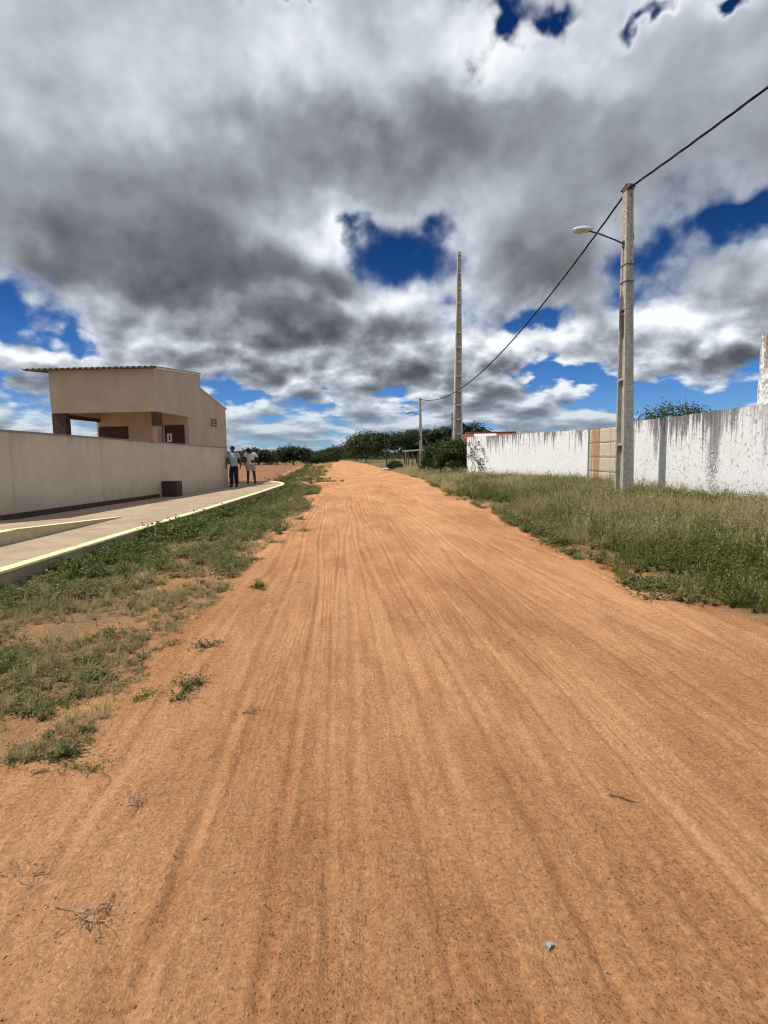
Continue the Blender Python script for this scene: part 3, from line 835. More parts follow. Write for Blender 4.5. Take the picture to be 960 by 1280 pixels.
# ---------------------------------------------------------------- poles, lamps, cables
def double_t(h, w, d, solid_from, ribs, lean=(0, 0), axis='y', rib_h=.07):
    """concrete pole: two flanges joined by a web with cross ribs; w across the flange, d between flange faces; (bottom, top) pairs"""
    m = MB()
    def at(z):
        t = z / h; return w[0] + (w[1] - w[0]) * t, d[0] + (d[1] - d[0]) * t, lean[0] * t, lean[1] * t
    def slab(z0, z1, fx, fy):
        q = []
        for z in (z0, z1):
            W, D, lx, ly = at(z); (xa, xb), (ya, yb) = fx(W, D), fy(W, D)
            if axis == 'x': xa, xb, ya, yb = ya, yb, xa, xb
            q.append([(xa + lx, ya + ly, z), (xb + lx, ya + ly, z), (xb + lx, yb + ly, z), (xa + lx, yb + ly, z)])
        m.hexa(q[0], q[1])
    ft = lambda D: max(.05, D * .17)
    for sg in (-1, 1):
        slab(-.3, solid_from, lambda W, D: (-W / 2, W / 2), lambda W, D: tuple(sorted((sg * D / 2, sg * (D / 2 - ft(D))))))
    slab(-.3, solid_from, lambda W, D: (-.035, .035), lambda W, D: (-D / 2 + ft(D) + .001, D / 2 - ft(D) - .001))
    for z in ribs:
        slab(z, z + rib_h, lambda W, D: (-W / 2 + .012, W / 2 - .012), lambda W, D: (-D / 2 + ft(D) + .002, D / 2 - ft(D) - .002))
    if solid_from < h: slab(solid_from + .001, h, lambda W, D: (-W / 2, W / 2), lambda W, D: (-D / 2, D / 2))
    return m, at

def lamp_on(parent, base, tip, s=1.0):
    """bracket arm and lamp head, tip end towards the road"""
    b, t = Vector(base), Vector(tip)
    a = MB(); mid = (b + t) / 2 + Vector((0, 0, .05))
    d = (t - b).normalized()
    a.tube([b, b.lerp(t, .3) + Vector((0, 0, .02)), mid.lerp(t, .4), t], .024 * s, 10)
    a.box((b.x - .03, b.y - .05, b.z - .12), (b.x + .012, b.y + .05, b.z + .08))
    a.build('lamp_arm', M['dark_steel'], parent)
    rot = Matrix.Rotation(math.atan2(d.z, -d.x) * .5, 3, 'Y')
    h = MB(); c = t + Vector((-.30 * s, 0, .045))
    vs, fs = [], []
    n, k = 16, 14
    for i in range(k + 1):
        u = i / k; x = -.62 * s * u + .10 * s
        r = (math.sin(math.pi * min(1, .16 + .84 * u) ** .85) * .115 + (.03 if u < .8 else .03 * (1 - u) / .2)) * s
        for j in range(n):
            q = 2 * math.pi * j / n
            vs.append(Vector((x, math.cos(q) * r, max(math.sin(q), -.25) * r * .85)) + t + Vector((-.02, 0, .01)))
    fs = [(i * n + j, (i + 1) * n + j, (i + 1) * n + (j + 1) % n, i * n + (j + 1) % n) for i in range(k) for j in range(n)] + [tuple(range(n)), tuple(reversed(range(k * n, k * n + n)))]
    L = h.add(vs, fs).build('lamp_head', M['lamp_metal'], parent, smooth=True)
    MB().ellipsoid(t + Vector((-.30 * s, 0, -.022 * s)), (.20 * s, .085 * s, .075 * s), 16, 10).build('lamp_glass', M['lamp_glass'], L, smooth=True)

def build_poles():
    h = 9.40
    A = empty('utility_pole', (8.98, 17.07, 0.07), 'tall near concrete pole with lamp arm standing in the weeds by the gate', 'utility pole', math.radians(4))
    m, at = double_t(h, (.37, .20), (.50, .25), 5.75, [1.62, 3.62, 5.60], lean=(-.13, 0))
    shaft = m.build('shaft', M['pole'], A, bevel=.006)
    hol = MB()
    for i in range(40):
        z = .9 + i * .215
        W, D, lx, ly = at(z)
        hol.tube([(lx + .055 * W / .3, -D / 2 - .0015, z), (lx + .055 * W / .3, -D / 2 + .02, z)], .016, 8)
        if z > 5.9: hol.tube([(lx - W / 2 - .0015, 0, z), (lx - W / 2 + .02, 0, z)], .016, 8)
    hm = bpy.data.meshes.new('tmp'); hm.from_pydata(hol.v, [], hol.f)
    bm = bmesh.new(); bm.from_mesh(shaft.data); k0 = len(bm.faces); bm.from_mesh(hm); bm.faces.ensure_lookup_table()
    for i in range(k0, len(bm.faces)): bm.faces[i].material_index = 1
    bm.to_mesh(shaft.data); bm.free(); bpy.data.meshes.remove(hm); shaft.data.materials.append(M['hole'])
    W, D, lx, ly = at(7.72)
    lamp_on(A, (lx - W / 2, 0, 7.70), (lx - 1.28, -.02, 8.02))
    for z in (7.05, 6.55, 9.22):
        W, D, lx, ly = at(z)
        MB().box((lx - W / 2 - .012, -D / 2 - .012, z), (lx + W / 2 + .012, D / 2 + .012, z + .035)).build('steel_band', M['rusty_steel'], A)
    W, D, lx, ly = at(7.85)
    MB().tube([(lx + W / 2, 0, 7.75), (lx + W / 2 + .05, 0, 7.77), (lx + W / 2 + .05, 0, 7.84)], .018, 8).tube([(lx + W / 2 + .05, 0, 7.84), (lx + W / 2 + .05, 0, 7.99)], [.055, .045], 12).build('photocell', M['black'], A, smooth=False)
    W, D, lx, ly = at(9.25)
    MB().tube([(lx - .12, -D / 2 - .02, 9.20), (lx, -D / 2 - .05, 9.34), (lx + .13, -D / 2 - .02, 9.30), (lx + .14, D / 2 + .03, 9.33), (lx - .13, D / 2 + .03, 9.28), (lx - .13, -D / 2 - .02, 9.36)], .02, 8).build('cable_tie', M['black'], A)
    # far pole
    Bp = empty('utility_pole', (8.09, 55.0, 0.05), 'short far concrete pole with lamp arm beside the wooden shelter', 'utility pole', math.radians(3))
    m, at = double_t(7.05, (.30, .17), (.36, .2), 4.2, [1.2, 2.7], lean=(-.08, 0))
    m.build('shaft', M['pole'], Bp, bevel=.006)
    lamp_on(Bp, (-.11, 0, 5.42), (-.95, 0, 5.66), 1.25)
    MB().box((-.13, -.15, 5.30), (.10, .15, 5.34)).build('steel_band', M['rusty_steel'], Bp)
    MB().box((-.17, -.16, 3.0), (-.11, .16, 3.35)).build('junction_box', M['black'], Bp)
    # tall ribbed pole behind the wall
    C = empty('tower_pole', (8.92, 42.0, 0.0), 'very tall ribbed concrete pole without cables behind the wall end', 'pole')
    m, at = double_t(16.25, (.60, .20), (.74, .25), 16.0, [0.9 + 1.06 * i for i in range(15)], lean=(.19, 0), axis='x', rib_h=.15)
    m.build('shaft', M['pole_pale'], C, bevel=.008)
    MB().tube([(-.42, -.1, 0), (-.40, -.1, 4.65)], .045, 8).build('conduit', M['rusty_steel'], C)
    for z in (2.2, 4.2): MB().box((-.46, -.14, z), (-.30, -.02, z + .05)).build('steel_band', M['rusty_steel'], C)

def cable(p0, p1, sag, r, label):
    pts = []; N = 90
    a, b = Vector(p0), Vector(p1); rng = np.random.default_rng(2)
    for i in range(N + 1):
        t = i / N; p = a.lerp(b, t); p.z -= 4 * sag * t * (1 - t)
        pts.append(p - a)
    m = MB(); L = (b - a).length
    # twisted bundle: three insulated cores wound round each other
    for q in range(3):
        m.tube([p + Vector((math.cos(i * 1.1 + q * 2.094), 0, math.sin(i * 1.1 + q * 2.094))) * r * .62 for i, p in enumerate(pts)], r * .68, 6)
    o = m.build('power_cable', M['cable'], smooth=True); o.location = a
    tag(o, label, 'cable', 'overhead power cables between the poles')

def build_cables():
    cable((8.86, 17.02, 9.36), (8.05, 55.0, 7.0), 2.05, .026, 'black twisted cable sagging from the near pole to the far pole')
    cable((8.86, 17.02, 9.36), (9.3, -21.0, 9.3), 1.0, .026, 'black twisted cable rising from the near pole out of the picture')
# ---------------------------------------------------------------- plants
def leaf_quads(P, N, size, aspect, rng, droop=0.0):
    """quads (as 2 triangles) at points P, facing roughly N"""
    n = len(P)
    N = N / np.maximum(np.linalg.norm(N, axis=1, keepdims=True), 1e-6)
    a = rng.normal(size=(n, 3)); u = np.cross(N, a); u /= np.maximum(np.linalg.norm(u, axis=1, keepdims=True), 1e-6)
    w = np.cross(N, u)
    s = (size * rng.uniform(.6, 1.35, n))[:, None]
    tip = P + u * s; base = P - u * s
    l = P + w * s * aspect + N * s * .15; r = P - w * s * aspect + N * s * .15
    tip = tip - np.array([0, 0, 1]) * s * droop
    V = np.stack([base, r, tip, l], 1).reshape(-1, 3)
    i = np.arange(n)[:, None] * 4
    F = np.concatenate([i + [0, 1, 2], i + [0, 2, 3]], 1).reshape(-1, 3)
    return V, F

def blades(rng, n, h, spread, width, lean=.35, heads=0.0):
    """a tuft of bent grass blades, some with a seed head"""
    V, F, T = [], [], []
    b = 0
    for _ in range(n):
        a = rng.uniform(0, 6.28); r = spread * rng.random() ** .5
        p = np.array([math.cos(a) * r, math.sin(a) * r, 0]); H = h * rng.uniform(.55, 1.15)
        a2 = a + rng.normal() * .7; d = np.array([math.cos(a2), math.sin(a2), 0]); L = lean * H * rng.uniform(.3, 1.5)
        sd = np.array([-d[1], d[0], 0]) * width * rng.uniform(.7, 1.3)
        q = [p, p + d * L * .25 + [0, 0, H * .5], p + d * L * .62 + [0, 0, H * .85], p + d * L + [0, 0, H]]
        V += [q[0] - sd, q[0] + sd, q[1] - sd * .9, q[1] + sd * .9, q[2] - sd * .6, q[2] + sd * .6, q[3]]
        F += [(b, b + 1, b + 3), (b, b + 3, b + 2), (b + 2, b + 3, b + 5), (b + 2, b + 5, b + 4), (b + 4, b + 5, b + 6)]
        t = rng.random(); T += [t] * 7; b += 7
        if rng.random() < heads:
            e = q[3]; w = .010 * rng.uniform(.7, 1.4); k = .05 * rng.uniform(.7, 1.5)
            for ax in (np.array([w, 0, 0]), np.array([0, w, 0])):
                V += [e - [0, 0, .01], e + ax + [0, 0, k * .4], e + d * .01 + [0, 0, k], e - ax + [0, 0, k * .4]]
                F += [(b, b + 1, b + 2), (b, b + 2, b + 3)]; T += [-1.0] * 4; b += 4
    return np.array(V), np.array(F), np.array(T)

def herb(rng, h, spread, stems, leaves, size):
    """a leafy weed: a few leaning stems carrying small oval leaves"""
    V, F, T = [], [], []; b = 0
    for _ in range(stems):
        a = rng.uniform(0, 6.28); H = h * rng.uniform(.6, 1.2); L = spread * rng.uniform(.3, 1.1)
        d = np.array([math.cos(a), math.sin(a), 0]); sd = np.array([-d[1], d[0], 0]) * .0035
        e = d * L + [0, 0, H]; mid = d * L * .35 + np.array([0, 0, H * .6])
        V += [-sd, sd, mid - sd, mid + sd, e]; F += [(b, b + 1, b + 3), (b, b + 3, b + 2), (b + 2, b + 3, b + 4)]; T += [.3] * 5; b += 5
        t = rng.uniform(.12, 1, leaves)[:, None]
        P = np.where(t < .5, mid * t * 2, mid + (e - mid) * (t - .5) * 2) + rng.normal(size=(leaves, 3)) * size * [1, 1, .7]
        P[:, 2] = np.maximum(P[:, 2], .008)
        N = rng.normal(size=(leaves, 3)) * .55 + [0, 0, 1]
        v, f = leaf_quads(P, N, np.full(leaves, size), .55, rng, .25)
        V += list(v); F += list(f + b); b += len(v); T += list(np.repeat(rng.random(leaves), 4))
    return np.array(V), np.array(F), np.array(T)

def scatter(name, protos, pts, scales, mat, rng, dry, parent=None, base_tint=None, squash=None):
    """many plants in one mesh; each gets a turn, a size and a colour of its own"""
    Vs, Fs, Ts, Ds = [], [], [], []; b = 0
    for i, p in enumerate(pts):
        V, F, T = protos[rng.integers(len(protos))]
        a = rng.uniform(0, 6.28); c, s = math.cos(a), math.sin(a); k = scales[i]
        W = np.stack([(V[:, 0] * c - V[:, 1] * s), (V[:, 0] * s + V[:, 1] * c), V[:, 2] * rng.uniform(.8, 1.2)], 1) * k + p
        Vs.append(W); Fs.append(F + b); b += len(V)
        off = rng.normal() * .18 + (0 if base_tint is None else base_tint[i])
        Ts.append(np.clip(np.where(T < 0, .9, T * .6 + .2 + off), 0, 1))
        Ds.append(np.where(T < 0, .9, np.clip(dry[i] + rng.normal() * .08, 0, 1)))
    return tri_mesh(name, np.concatenate(Vs), np.concatenate(Fs), mat, {'tint': np.concatenate(Ts), 'dry': np.concatenate(Ds)}, parent)

def rand_pts(rng, n, y0, y1, x_of):
    y = rng.uniform(y0, y1, n); lo, hi = x_of(y)
    return rng.uniform(0, 1, n) * (hi - lo) + lo, y

def build_verges():
    rng = np.random.default_rng(21)
    grass = [blades(rng, 26, .40, .07, .0035, .4, .35) for _ in range(4)] + [blades(rng, 20, .30, .09, .004, .6, .1) for _ in range(3)]
    grass_far = [blades(rng, 26, .42, .16, .009, .45, .3) for _ in range(4)]
    weed = [herb(rng, .34, .16, 6, 15, .017) for _ in range(4)] + [herb(rng, .22, .22, 7, 13, .020) for _ in range(3)]
    creep = [herb(rng, .07, .26, 9, 14, .017) for _ in range(4)] + [herb(rng, .13, .17, 8, 14, .019) for _ in range(3)]
    wide = lambda y: (edge_r(y) + .02, np.minimum(.85 * y + 2.0, 11.6) + np.where(y > 25, -(y - 25) * .28, 0))
    G, Wd = [], []
    gp, gs, gd, gt = [], [], [], []; fp, fs_, fd, ft = [], [], [], []; wp, ws, wd, wt = [], [], [], []
    for y0, y1, n in ((3.6, 7, 2300), (7, 12, 3000), (12, 20, 3600), (20, 34, 3000), (34, 62, 2200), (62, 120, 800)):
        x, y = rand_pts(rng, n, y0, y1, wide if y0 < 34 else (lambda y: (edge_r(y), edge_r(y) + np.where(y < 62, 6.0, 9.0))))
        r = x - edge_r(y) + (fbm(x * 1.1, y * 1.1, 71, 3) - .5) * 1.1 + (fbm(x * 4, y * 4, 75, 2) - .5) * .5
        keep = (r > .10) & (rng.random(n) < np.clip(.18 + r * .9, 0, 1)) & (fbm(x * 1.3, y * 1.0, 79, 3) + np.clip(r, 0, 2) * .12 > .40)
        x, y, r = x[keep], y[keep], r[keep]
        z = ground_z(x, y)
        dn = fbm(x * .45, y * .3, 72, 3)                       # dry and green patches
        for i in range(len(x)):
            if math.hypot(x[i] - 8.6, y[i] - 16.5) < .75: continue
            edge = min(.80, .34 + r[i] * .32)
            p = (x[i], y[i], z[i] - .01)
            green = rng.random() < np.clip(.62 - (dn[i] - .5) * 2.2 - max(0, y[i] - 14) * .03 + (x[i] > 8.3) * .3, .08, .92)
            dry = np.clip((dn[i] - .38) * 1.5 + .12 + min(.35, max(0, y[i] - 14) * .025), 0, .95)
            if green:
                wp.append(p); ws.append(edge * rng.uniform(.75, 1.35) * (1.0 if y[i] < 20 else 1.4)); wd.append(dry * .35 * (1 if rng.random() < .8 else 2.4)); wt.append((dn[i] - .5) * .5)
            elif y[i] < 20:
                gp.append(p); gs.append(edge * rng.uniform(.7, 1.25)); gd.append(dry); gt.append(.05)
            else:
                fp.append(p); fs_.append(max(.5, edge) * rng.uniform(.7, 1.2)); fd.append(min(.95, dry + .1)); ft.append(.1)
    # taller wispy stalks standing out of the rest
    tall = [blades(rng, 9, .62, .10, .0032, .28, .85) for _ in range(4)] + [herb(rng, .62, .16, 4, 16, .018) for _ in range(3)]
    x, y = rand_pts(rng, 900, 4.5, 34, wide); r = x - edge_r(y) + (fbm(x * .6, y * .5, 77, 3) - .5) * 3
    k = (r > 1.0) & (fbm(x * .9, y * .6, 78, 3) > .46); x, y = x[k], y[k]
    tag(scatter('tall_stalks', tall, np.stack([x, y, ground_z(x, y)], 1), rng.uniform(.55, 1.0, len(x)), M['grass'], rng, rng.uniform(.1, .9, len(x))), 'taller wispy seed stalks standing out of the right verge', 'grass', kind='stuff')
    # low creepers along the verge's rim
    y = np.concatenate([rng.uniform(3.6, 14, 260), rng.uniform(14, 40, 150)]); x = edge_r(y) + np.abs(rng.normal(size=len(y))) * .28 - .04
    keep = fbm(x * 1.4, y * 1.1, 76, 3) > .50
    cp = np.stack([x, y, ground_z(x, y) + .004], 1)[keep]
    tag(scatter('verge_grass', grass, gp, gs, M['grass'], rng, gd, None, gt), 'mixed dry and green grass with pale seed heads along the right verge', 'grass', kind='stuff')
    tag(scatter('verge_grass', grass_far, fp, fs_, M['grass'], rng, fd, None, ft), 'straw coloured grass of the far right verge before the white wall', 'grass', kind='stuff')
    tag(scatter('verge_weeds', weed, wp, ws, M['weed'], rng, wd, None, wt), 'leafy green weeds growing through the right verge grass', 'weeds', kind='stuff')
    tag(scatter('creeping_weeds', creep, cp, rng.uniform(.6, 1.2, len(cp)), M['creeper'], rng, rng.uniform(0, .4, len(cp))), 'low creeping weeds fringing the right edge of the sand', 'weeds', kind='stuff')
    # left strip between kerb and road: patchy creepers, thicker beside the kerb
    lp, ls, ld, lt = [], [], [], []; tp, ts_, td = [], [], []
    pe = lambda y: np.interp(y, [p[1] for p in PAVE] + [40, 60, 110], [p[0] for p in PAVE] + [-3.6, -4.4, -6.5])
    for y0, y1, n in ((2.75, 6, 1150), (6, 12, 2000), (12, 30, 2600), (30, 60, 700), (60, 110, 420)):
        y = rng.uniform(y0, y1, n); a = pe(y) + .08; b = edge_l(y) - .02
        x = a + rng.random(n) ** 1.05 * (b - a + .15)
        q = (x - a) / np.maximum(b - a, .3)
        ptch = fbm(x * 1.05, y * .8, 81, 4) + (fbm(x * 3.5, y * 3, 83, 2) - .5) * .55
        lim = .36 + .25 * np.clip(q - .15, 0, 1) - .12 * (q < .22) - .09 * sstep(y, 10, 22) + .03 * (y < 5) + .10 * sstep(y, 26, 34)
        keep = ptch > lim
        for i in np.nonzero(keep)[0]:
            p = (x[i], y[i], float(ground_z(x[i], y[i])) - .004)
            near_kerb = q[i] < .25
            sc = rng.uniform(.38, 1.0) * (.72 if y[i] < 6 else 1.0 if y[i] < 10 else 1.3 if y[i] < 30 else 1.9)
            if rng.random() < (.80 if not near_kerb else .9):
                lp.append(p); ls.append(sc * (1.55 if near_kerb and y[i] > 7 else 1.0)); ld.append(float(np.clip((fbm(x[i] * .8, y[i] * .8, 82) - .45) * 1.6 + .12 * (y[i] < 7) + q[i] * .2 - near_kerb * .3, 0, .8))); lt.append(-.1 if near_kerb else 0)
            else:
                tp.append(p); ts_.append(sc * .42); td.append(rng.uniform(.2, .8))
    # short dry cover between the green patches
    y = 2.7 + rng.random(7500) ** 1.3 * 16; a, b = pe(y) + .06, edge_l(y); x = a + rng.random(len(y)) * (b - a + .1)
    k = fbm(x * 1.6, y * 1.2, 86, 4) + (fbm(x * 5, y * 4, 87, 2) - .5) * .4 - .10 * sstep((x - a) / np.maximum(b - a, .3), .6, 1.1) > .37; x, y = x[k], y[k]
    for i in range(len(x)):
        p = (x[i], y[i], float(ground_z(x[i], y[i])) - .003)
        if rng.random() < .55: lp.append(p); ls.append(rng.uniform(.22, .5)); ld.append(rng.uniform(.25, .95)); lt.append(.1)
        else: tp.append(p); ts_.append(rng.uniform(.14, .30)); td.append(rng.uniform(.4, .95))
    tag(scatter('creeping_weeds', creep, lp, ls, M['creeper'], rng, ld, None, lt), 'patchy dark green creeping weeds between the kerb and the sand', 'weeds', kind='stuff')
    tag(scatter('verge_grass', grass, tp, ts_, M['grass'], rng, td), 'short thin grass among the creeping weeds on the left strip', 'grass', kind='stuff')
    # dry litter of stalks and dead leaves on the left soil
    n = 9000; y = rng.uniform(1.6, 16, n) ; a = pe(y) + .05; x = a + rng.random(n) * (edge_l(y) + .35 - a)
    k = (fbm(x * 1.2, y, 84, 3) > .42) & (rng.random(n) < 8 / np.maximum(y, 4)); x, y = x[k], y[k]
    P = np.stack([x, y, ground_z(x, y) + .012], 1); N = rng.normal(size=P.shape) * .35 + [0, 0, 1]
    V, F = leaf_quads(P, N, np.full(len(P), .014), .22, rng)
    tt = np.repeat(rng.random(len(P)), 4)
    tag(tri_mesh('dead_stalks', V, F, M['straw'], {'tint': tt}), 'dead brown stalks and leaf scraps on the left soil', 'plant litter', kind='stuff')
    # single tufts standing on the open sand
    tufts = [(-1.16, 3.36, .85, .1, 'bushy green weed at the front rim of the left strip'), (-1.02, 3.52, .55, .1, 'small green weed right of the bushy front weed'), (-1.33, 2.95, .6, .1, 'low green weed between two larger ones near the left picture edge'),
             (-1.40, 2.72, .55, .1, 'small dark green weed near the lower left picture edge'), (-1.27, 2.55, .55, .35, 'flat grey green weed nearest the camera'), (-1.05, 4.28, .45, .2, 'lone green weed on sand beside the left strip'),
             (-.93, 6.25, .75, .1, 'leafy green weed standing alone on the open sand'), (-1.42, 6.15, .8, .3, 'wide flat weed at the rim of the left strip'), (-.80, 11.1, .85, .2, 'round green weed alone on sand in the middle distance'), (-1.12, 9.6, .8, .5, 'thin yellowing weed on the sand left of the tracks'),
             (-1.0, 13.2, .9, .4, 'low grey green weed at the left rim of the road'), (-.95, 33.5, 2.0, .3, 'flat green weed patch on the left road rim past the pavement'), (-1.3, 37.5, 1.8, .2, 'far green weed patch on the left road rim')]
    for x, y, s, d, lab in tufts:
        k = max(3, int(7 * s)) if s < 1.5 else 26
        sp = .035 + .05 * s if s < 1.5 else .5
        pts = [(rng.normal() * sp, rng.normal() * sp * .7, .0) for _ in range(k)]
        o = scatter('weed_tuft', creep, pts, rng.uniform(.30, .62, k) * (1 if s < 1.5 else 2.0), M['creeper'], rng, np.full(k, d))
        o.location = (x, y, float(ground_z(x, y)) + .008); tag(o, lab, 'weed', 'weeds standing on the sand')
    for x, y, s, lab in [(-1.12, 1.92, .34, 'dry brown twiggy weed lying at the lower left picture edge'), (-.86, 2.30, .35, 'little heap of dry stalks on bare sand'), (-.80, 1.70, .4, 'dry stalk scrap nearest the bottom left corner'), (-1.30, 1.78, .3, 'grey dead weed at the very edge of the picture'), (-.55, 3.1, .35, 'tiny dry sprig on the sand by the wheel track')]:
        m = MB()
        for _ in range(int(26 * s) + 6):
            a = rng.uniform(0, 6.28); L = rng.uniform(.05, .16) * (s + .3); p = Vector((rng.normal() * .07 * s, rng.normal() * .05 * s, .006))
            e = p + Vector((math.cos(a) * L, math.sin(a) * L, rng.uniform(0, .03)))
            m.tube([p, (p + e) / 2 + Vector((rng.normal() * .01, rng.normal() * .01, .012)), e], [.0022, .0018, .0009], 4)
            if rng.random() < .5:
                d = Vector((rng.normal(), rng.normal(), rng.random())).normalized() * .012; u = d.cross(Vector((.3, .2, 1))).normalized() * .005
                m.add([e - u, e + d, e + u, e - d], [(0, 1, 2, 3)])
        o = m.build('dry_weed', M['twig']); o.location = (x, y, float(ground_z(x, y)) + .010); tag(o, lab, 'dry weed', 'dry weeds on the sand')

def build_gravel():
    rng = np.random.default_rng(33)
    n = 18000
    y = 0.9 + rng.random(n) ** 1.7 * 9; x = edge_l(y) + rng.random(n) * (edge_r(y) - edge_l(y))
    k = fbm(x * 2.2, y * .7, 91, 4) + rng.normal(size=n) * .12 > .46
    x, y = x[k], y[k]; n = len(x)
    base = np.array([(1, 0, 0), (-.5, .87, 0), (-.5, -.87, 0), (.1, .1, .8), (0, 0, -.6)])
    bf = np.array([(0, 1, 3), (1, 2, 3), (2, 0, 3), (1, 0, 4), (2, 1, 4), (0, 2, 4)])
    s = np.clip(rng.lognormal(-5.95, .45, n), .0012, .0085)
    V = base[None] * s[:, None, None] * rng.uniform(.6, 1.3, (n, 5, 3))
    a = rng.uniform(0, 6.28, n); c, q = np.cos(a)[:, None], np.sin(a)[:, None]
    V = np.stack([V[..., 0] * c - V[..., 1] * q, V[..., 0] * q + V[..., 1] * c, V[..., 2]], -1)
    V += np.stack([x, y, ground_z(x, y) + .006 + ROADZ(x, y)], 1)[:, None]
    F = (bf[None] + np.arange(n)[:, None, None] * 5).reshape(-1, 3)
    tag(tri_mesh('gravel', V.reshape(-1, 3), F, M['stone'], {'tint': np.repeat(rng.random(n) ** 3.0, 5)}), 'fine brown and pale grit scattered over the road', 'gravel', kind='stuff')

ROADBVH = None
def ROADZ(x, y):
    """height of the road sheet above the plain ground at points"""
    from mathutils.bvhtree import BVHTree
    global ROADBVH
    if ROADBVH is None:
        me = bpy.data.objects['dirt_road'].data
        ROADBVH = BVHTree.FromPolygons([v.co[:] for v in me.vertices if v.co.y < 14], [p.vertices[:] for p in me.polygons if all(me.vertices[i].co.y < 13.9 for i in p.vertices)])
    out = []
    for a, b in zip(np.atleast_1d(x), np.atleast_1d(y)):
        h = ROADBVH.ray_cast(Vector((a, b, 2)), Vector((0, 0, -1)))
        out.append(h[0].z - float(ground_z(a, b)) - .004 if h[0] else 0.0)
    return np.array(out)

def build_bits():
    # crumpled scrap of blue-green plastic
    rng = np.random.default_rng(5); vs = []; n = 7
    for i in range(n):
        for j in range(5): vs.append((i / (n - 1) * .026 - .013 + rng.normal() * .0015, j / 4 * .015 - .0075 + rng.normal() * .0015, .004 + abs(rng.normal()) * .006))
    fs = [(i * 5 + j, i * 5 + j + 1, i * 5 + j + 6, i * 5 + j + 5) for i in range(n - 1) for j in range(4)]
    o = MB().add(vs, fs).build('plastic_scrap', M['teal'], smooth=False); o.modifiers.new('thick', 'SOLIDIFY').thickness = .0012
    o.location = (.58, 1.46, float(ROADZ(.58, 1.46)[0]) + .004); o.rotation_euler = (0, 0, .6)
    tag(o, 'crumpled scrap of blue green plastic lying on the road', 'litter')
    o = MB().tube([(0, 0, .006), (.035, -.022, .008), (.07, -.05, .005), (.09, -.06, .006)], [.0025, .0022, .0018, .0008], 6).tube([(.035, -.022, .008), (.05, -.012, .013)], [.0014, .0008], 5).build('twig', M['dark_twig'])
    o.location = (1.10, 2.14, float(ROADZ(1.1, 2.14)[0]) + .004); tag(o, 'short dark twig lying on the road', 'twig')
    vs = []; 
    for i in range(6):
        for j in range(6): vs.append((i * .05 - .125 + rng.normal() * .012, j * .04 - .1 + rng.normal() * .012, .05 + abs(rng.normal()) * .05 + .05 * math.sin(i)))
    fs = [(i * 6 + j, i * 6 + j + 1, i * 6 + j + 7, i * 6 + j + 6) for i in range(5) for j in range(5)]
    o = MB().add(vs, fs).build('plastic_bag', M['white_paint'], smooth=True); o.modifiers.new('thick', 'SOLIDIFY').thickness = .004
    o.location = (-2.8, 38.0, .0); tag(o, 'white crumpled plastic bag on the left verge by the field', 'litter')
    # pale stones dumped under the slim tree
    for i, (dx, dy, s, lab) in enumerate([(0, 0, .30, 'largest pale stone of the heap at the right road edge'), (-.55, .2, .22, 'left pale stone of the heap at the road edge'), (.5, .15, .24, 'right pale stone of the heap at the road edge'), (-.2, .6, .2, 'small pale stone behind the largest stone'), (.9, -.2, .15, 'smallest pale stone at the right end of the heap')]):
        bm = bmesh.new(); bmesh.ops.create_icosphere(bm, subdivisions=3, radius=s)
        for v in bm.verts:
            f = 1 + .5 * (float(fbm(v.co.x * 5 + i * 7, v.co.y * 5 + v.co.z * 4, 3)) - .5); v.co = Vector((v.co.x * f * 1.25, v.co.y * f, v.co.z * f * .6))
        me = bpy.data.meshes.new('pale_stone'); bm.to_mesh(me); bm.free(); me.materials.append(M['pale_stone'])
        o = bpy.data.objects.new('pale_stone', me); COL.objects.link(o); o.location = (5.35 + dx, 60 + dy, .06 + s * .3)
        tag(o, lab, 'stone', 'heap of pale stones by the road')

# ---------------------------------------------------------------- trees
def crown(rng, rx, ry, rz, zc, n_clump, per, leaf, flat=.0, hollow=.35):
    """leaves gathered in clumps over an uneven ellipsoid"""
    d = rng.normal(size=(n_clump, 3)); d /= np.linalg.norm(d, axis=1, keepdims=True)
    d[:, 2] = np.where(d[:, 2] < -.45, -d[:, 2] * .6, d[:, 2])
    lump = .55 + .82 * np.array([float(fbm(p[0] * 1.6 + 9, p[1] * 1.6 + p[2] * 1.4, 5, 3)) for p in d]) - .0
    rad = lump * (hollow + (1 - hollow) * rng.random(n_clump) ** .45)
    C = d * rad[:, None] * [rx, ry, rz] + [0, 0, zc]
    cs = rng.uniform(.10, .22, n_clump) * (rx + ry) / 2
    P = np.repeat(C, per, 0) + rng.normal(size=(n_clump * per, 3)) * np.repeat(cs, per)[:, None] * [1, 1, .62]
    N = np.repeat(d, per, 0) * .5 + rng.normal(size=P.shape) * .6 + [0, 0, .55]
    V, F = leaf_quads(P, N, np.full(len(P), leaf), .5, rng, .2)
    T = np.repeat(np.clip(np.repeat(rng.uniform(.1, .9, n_clump), per) + rng.normal(size=len(P)) * .2, 0, 1), 4)
    return V, F, T, C

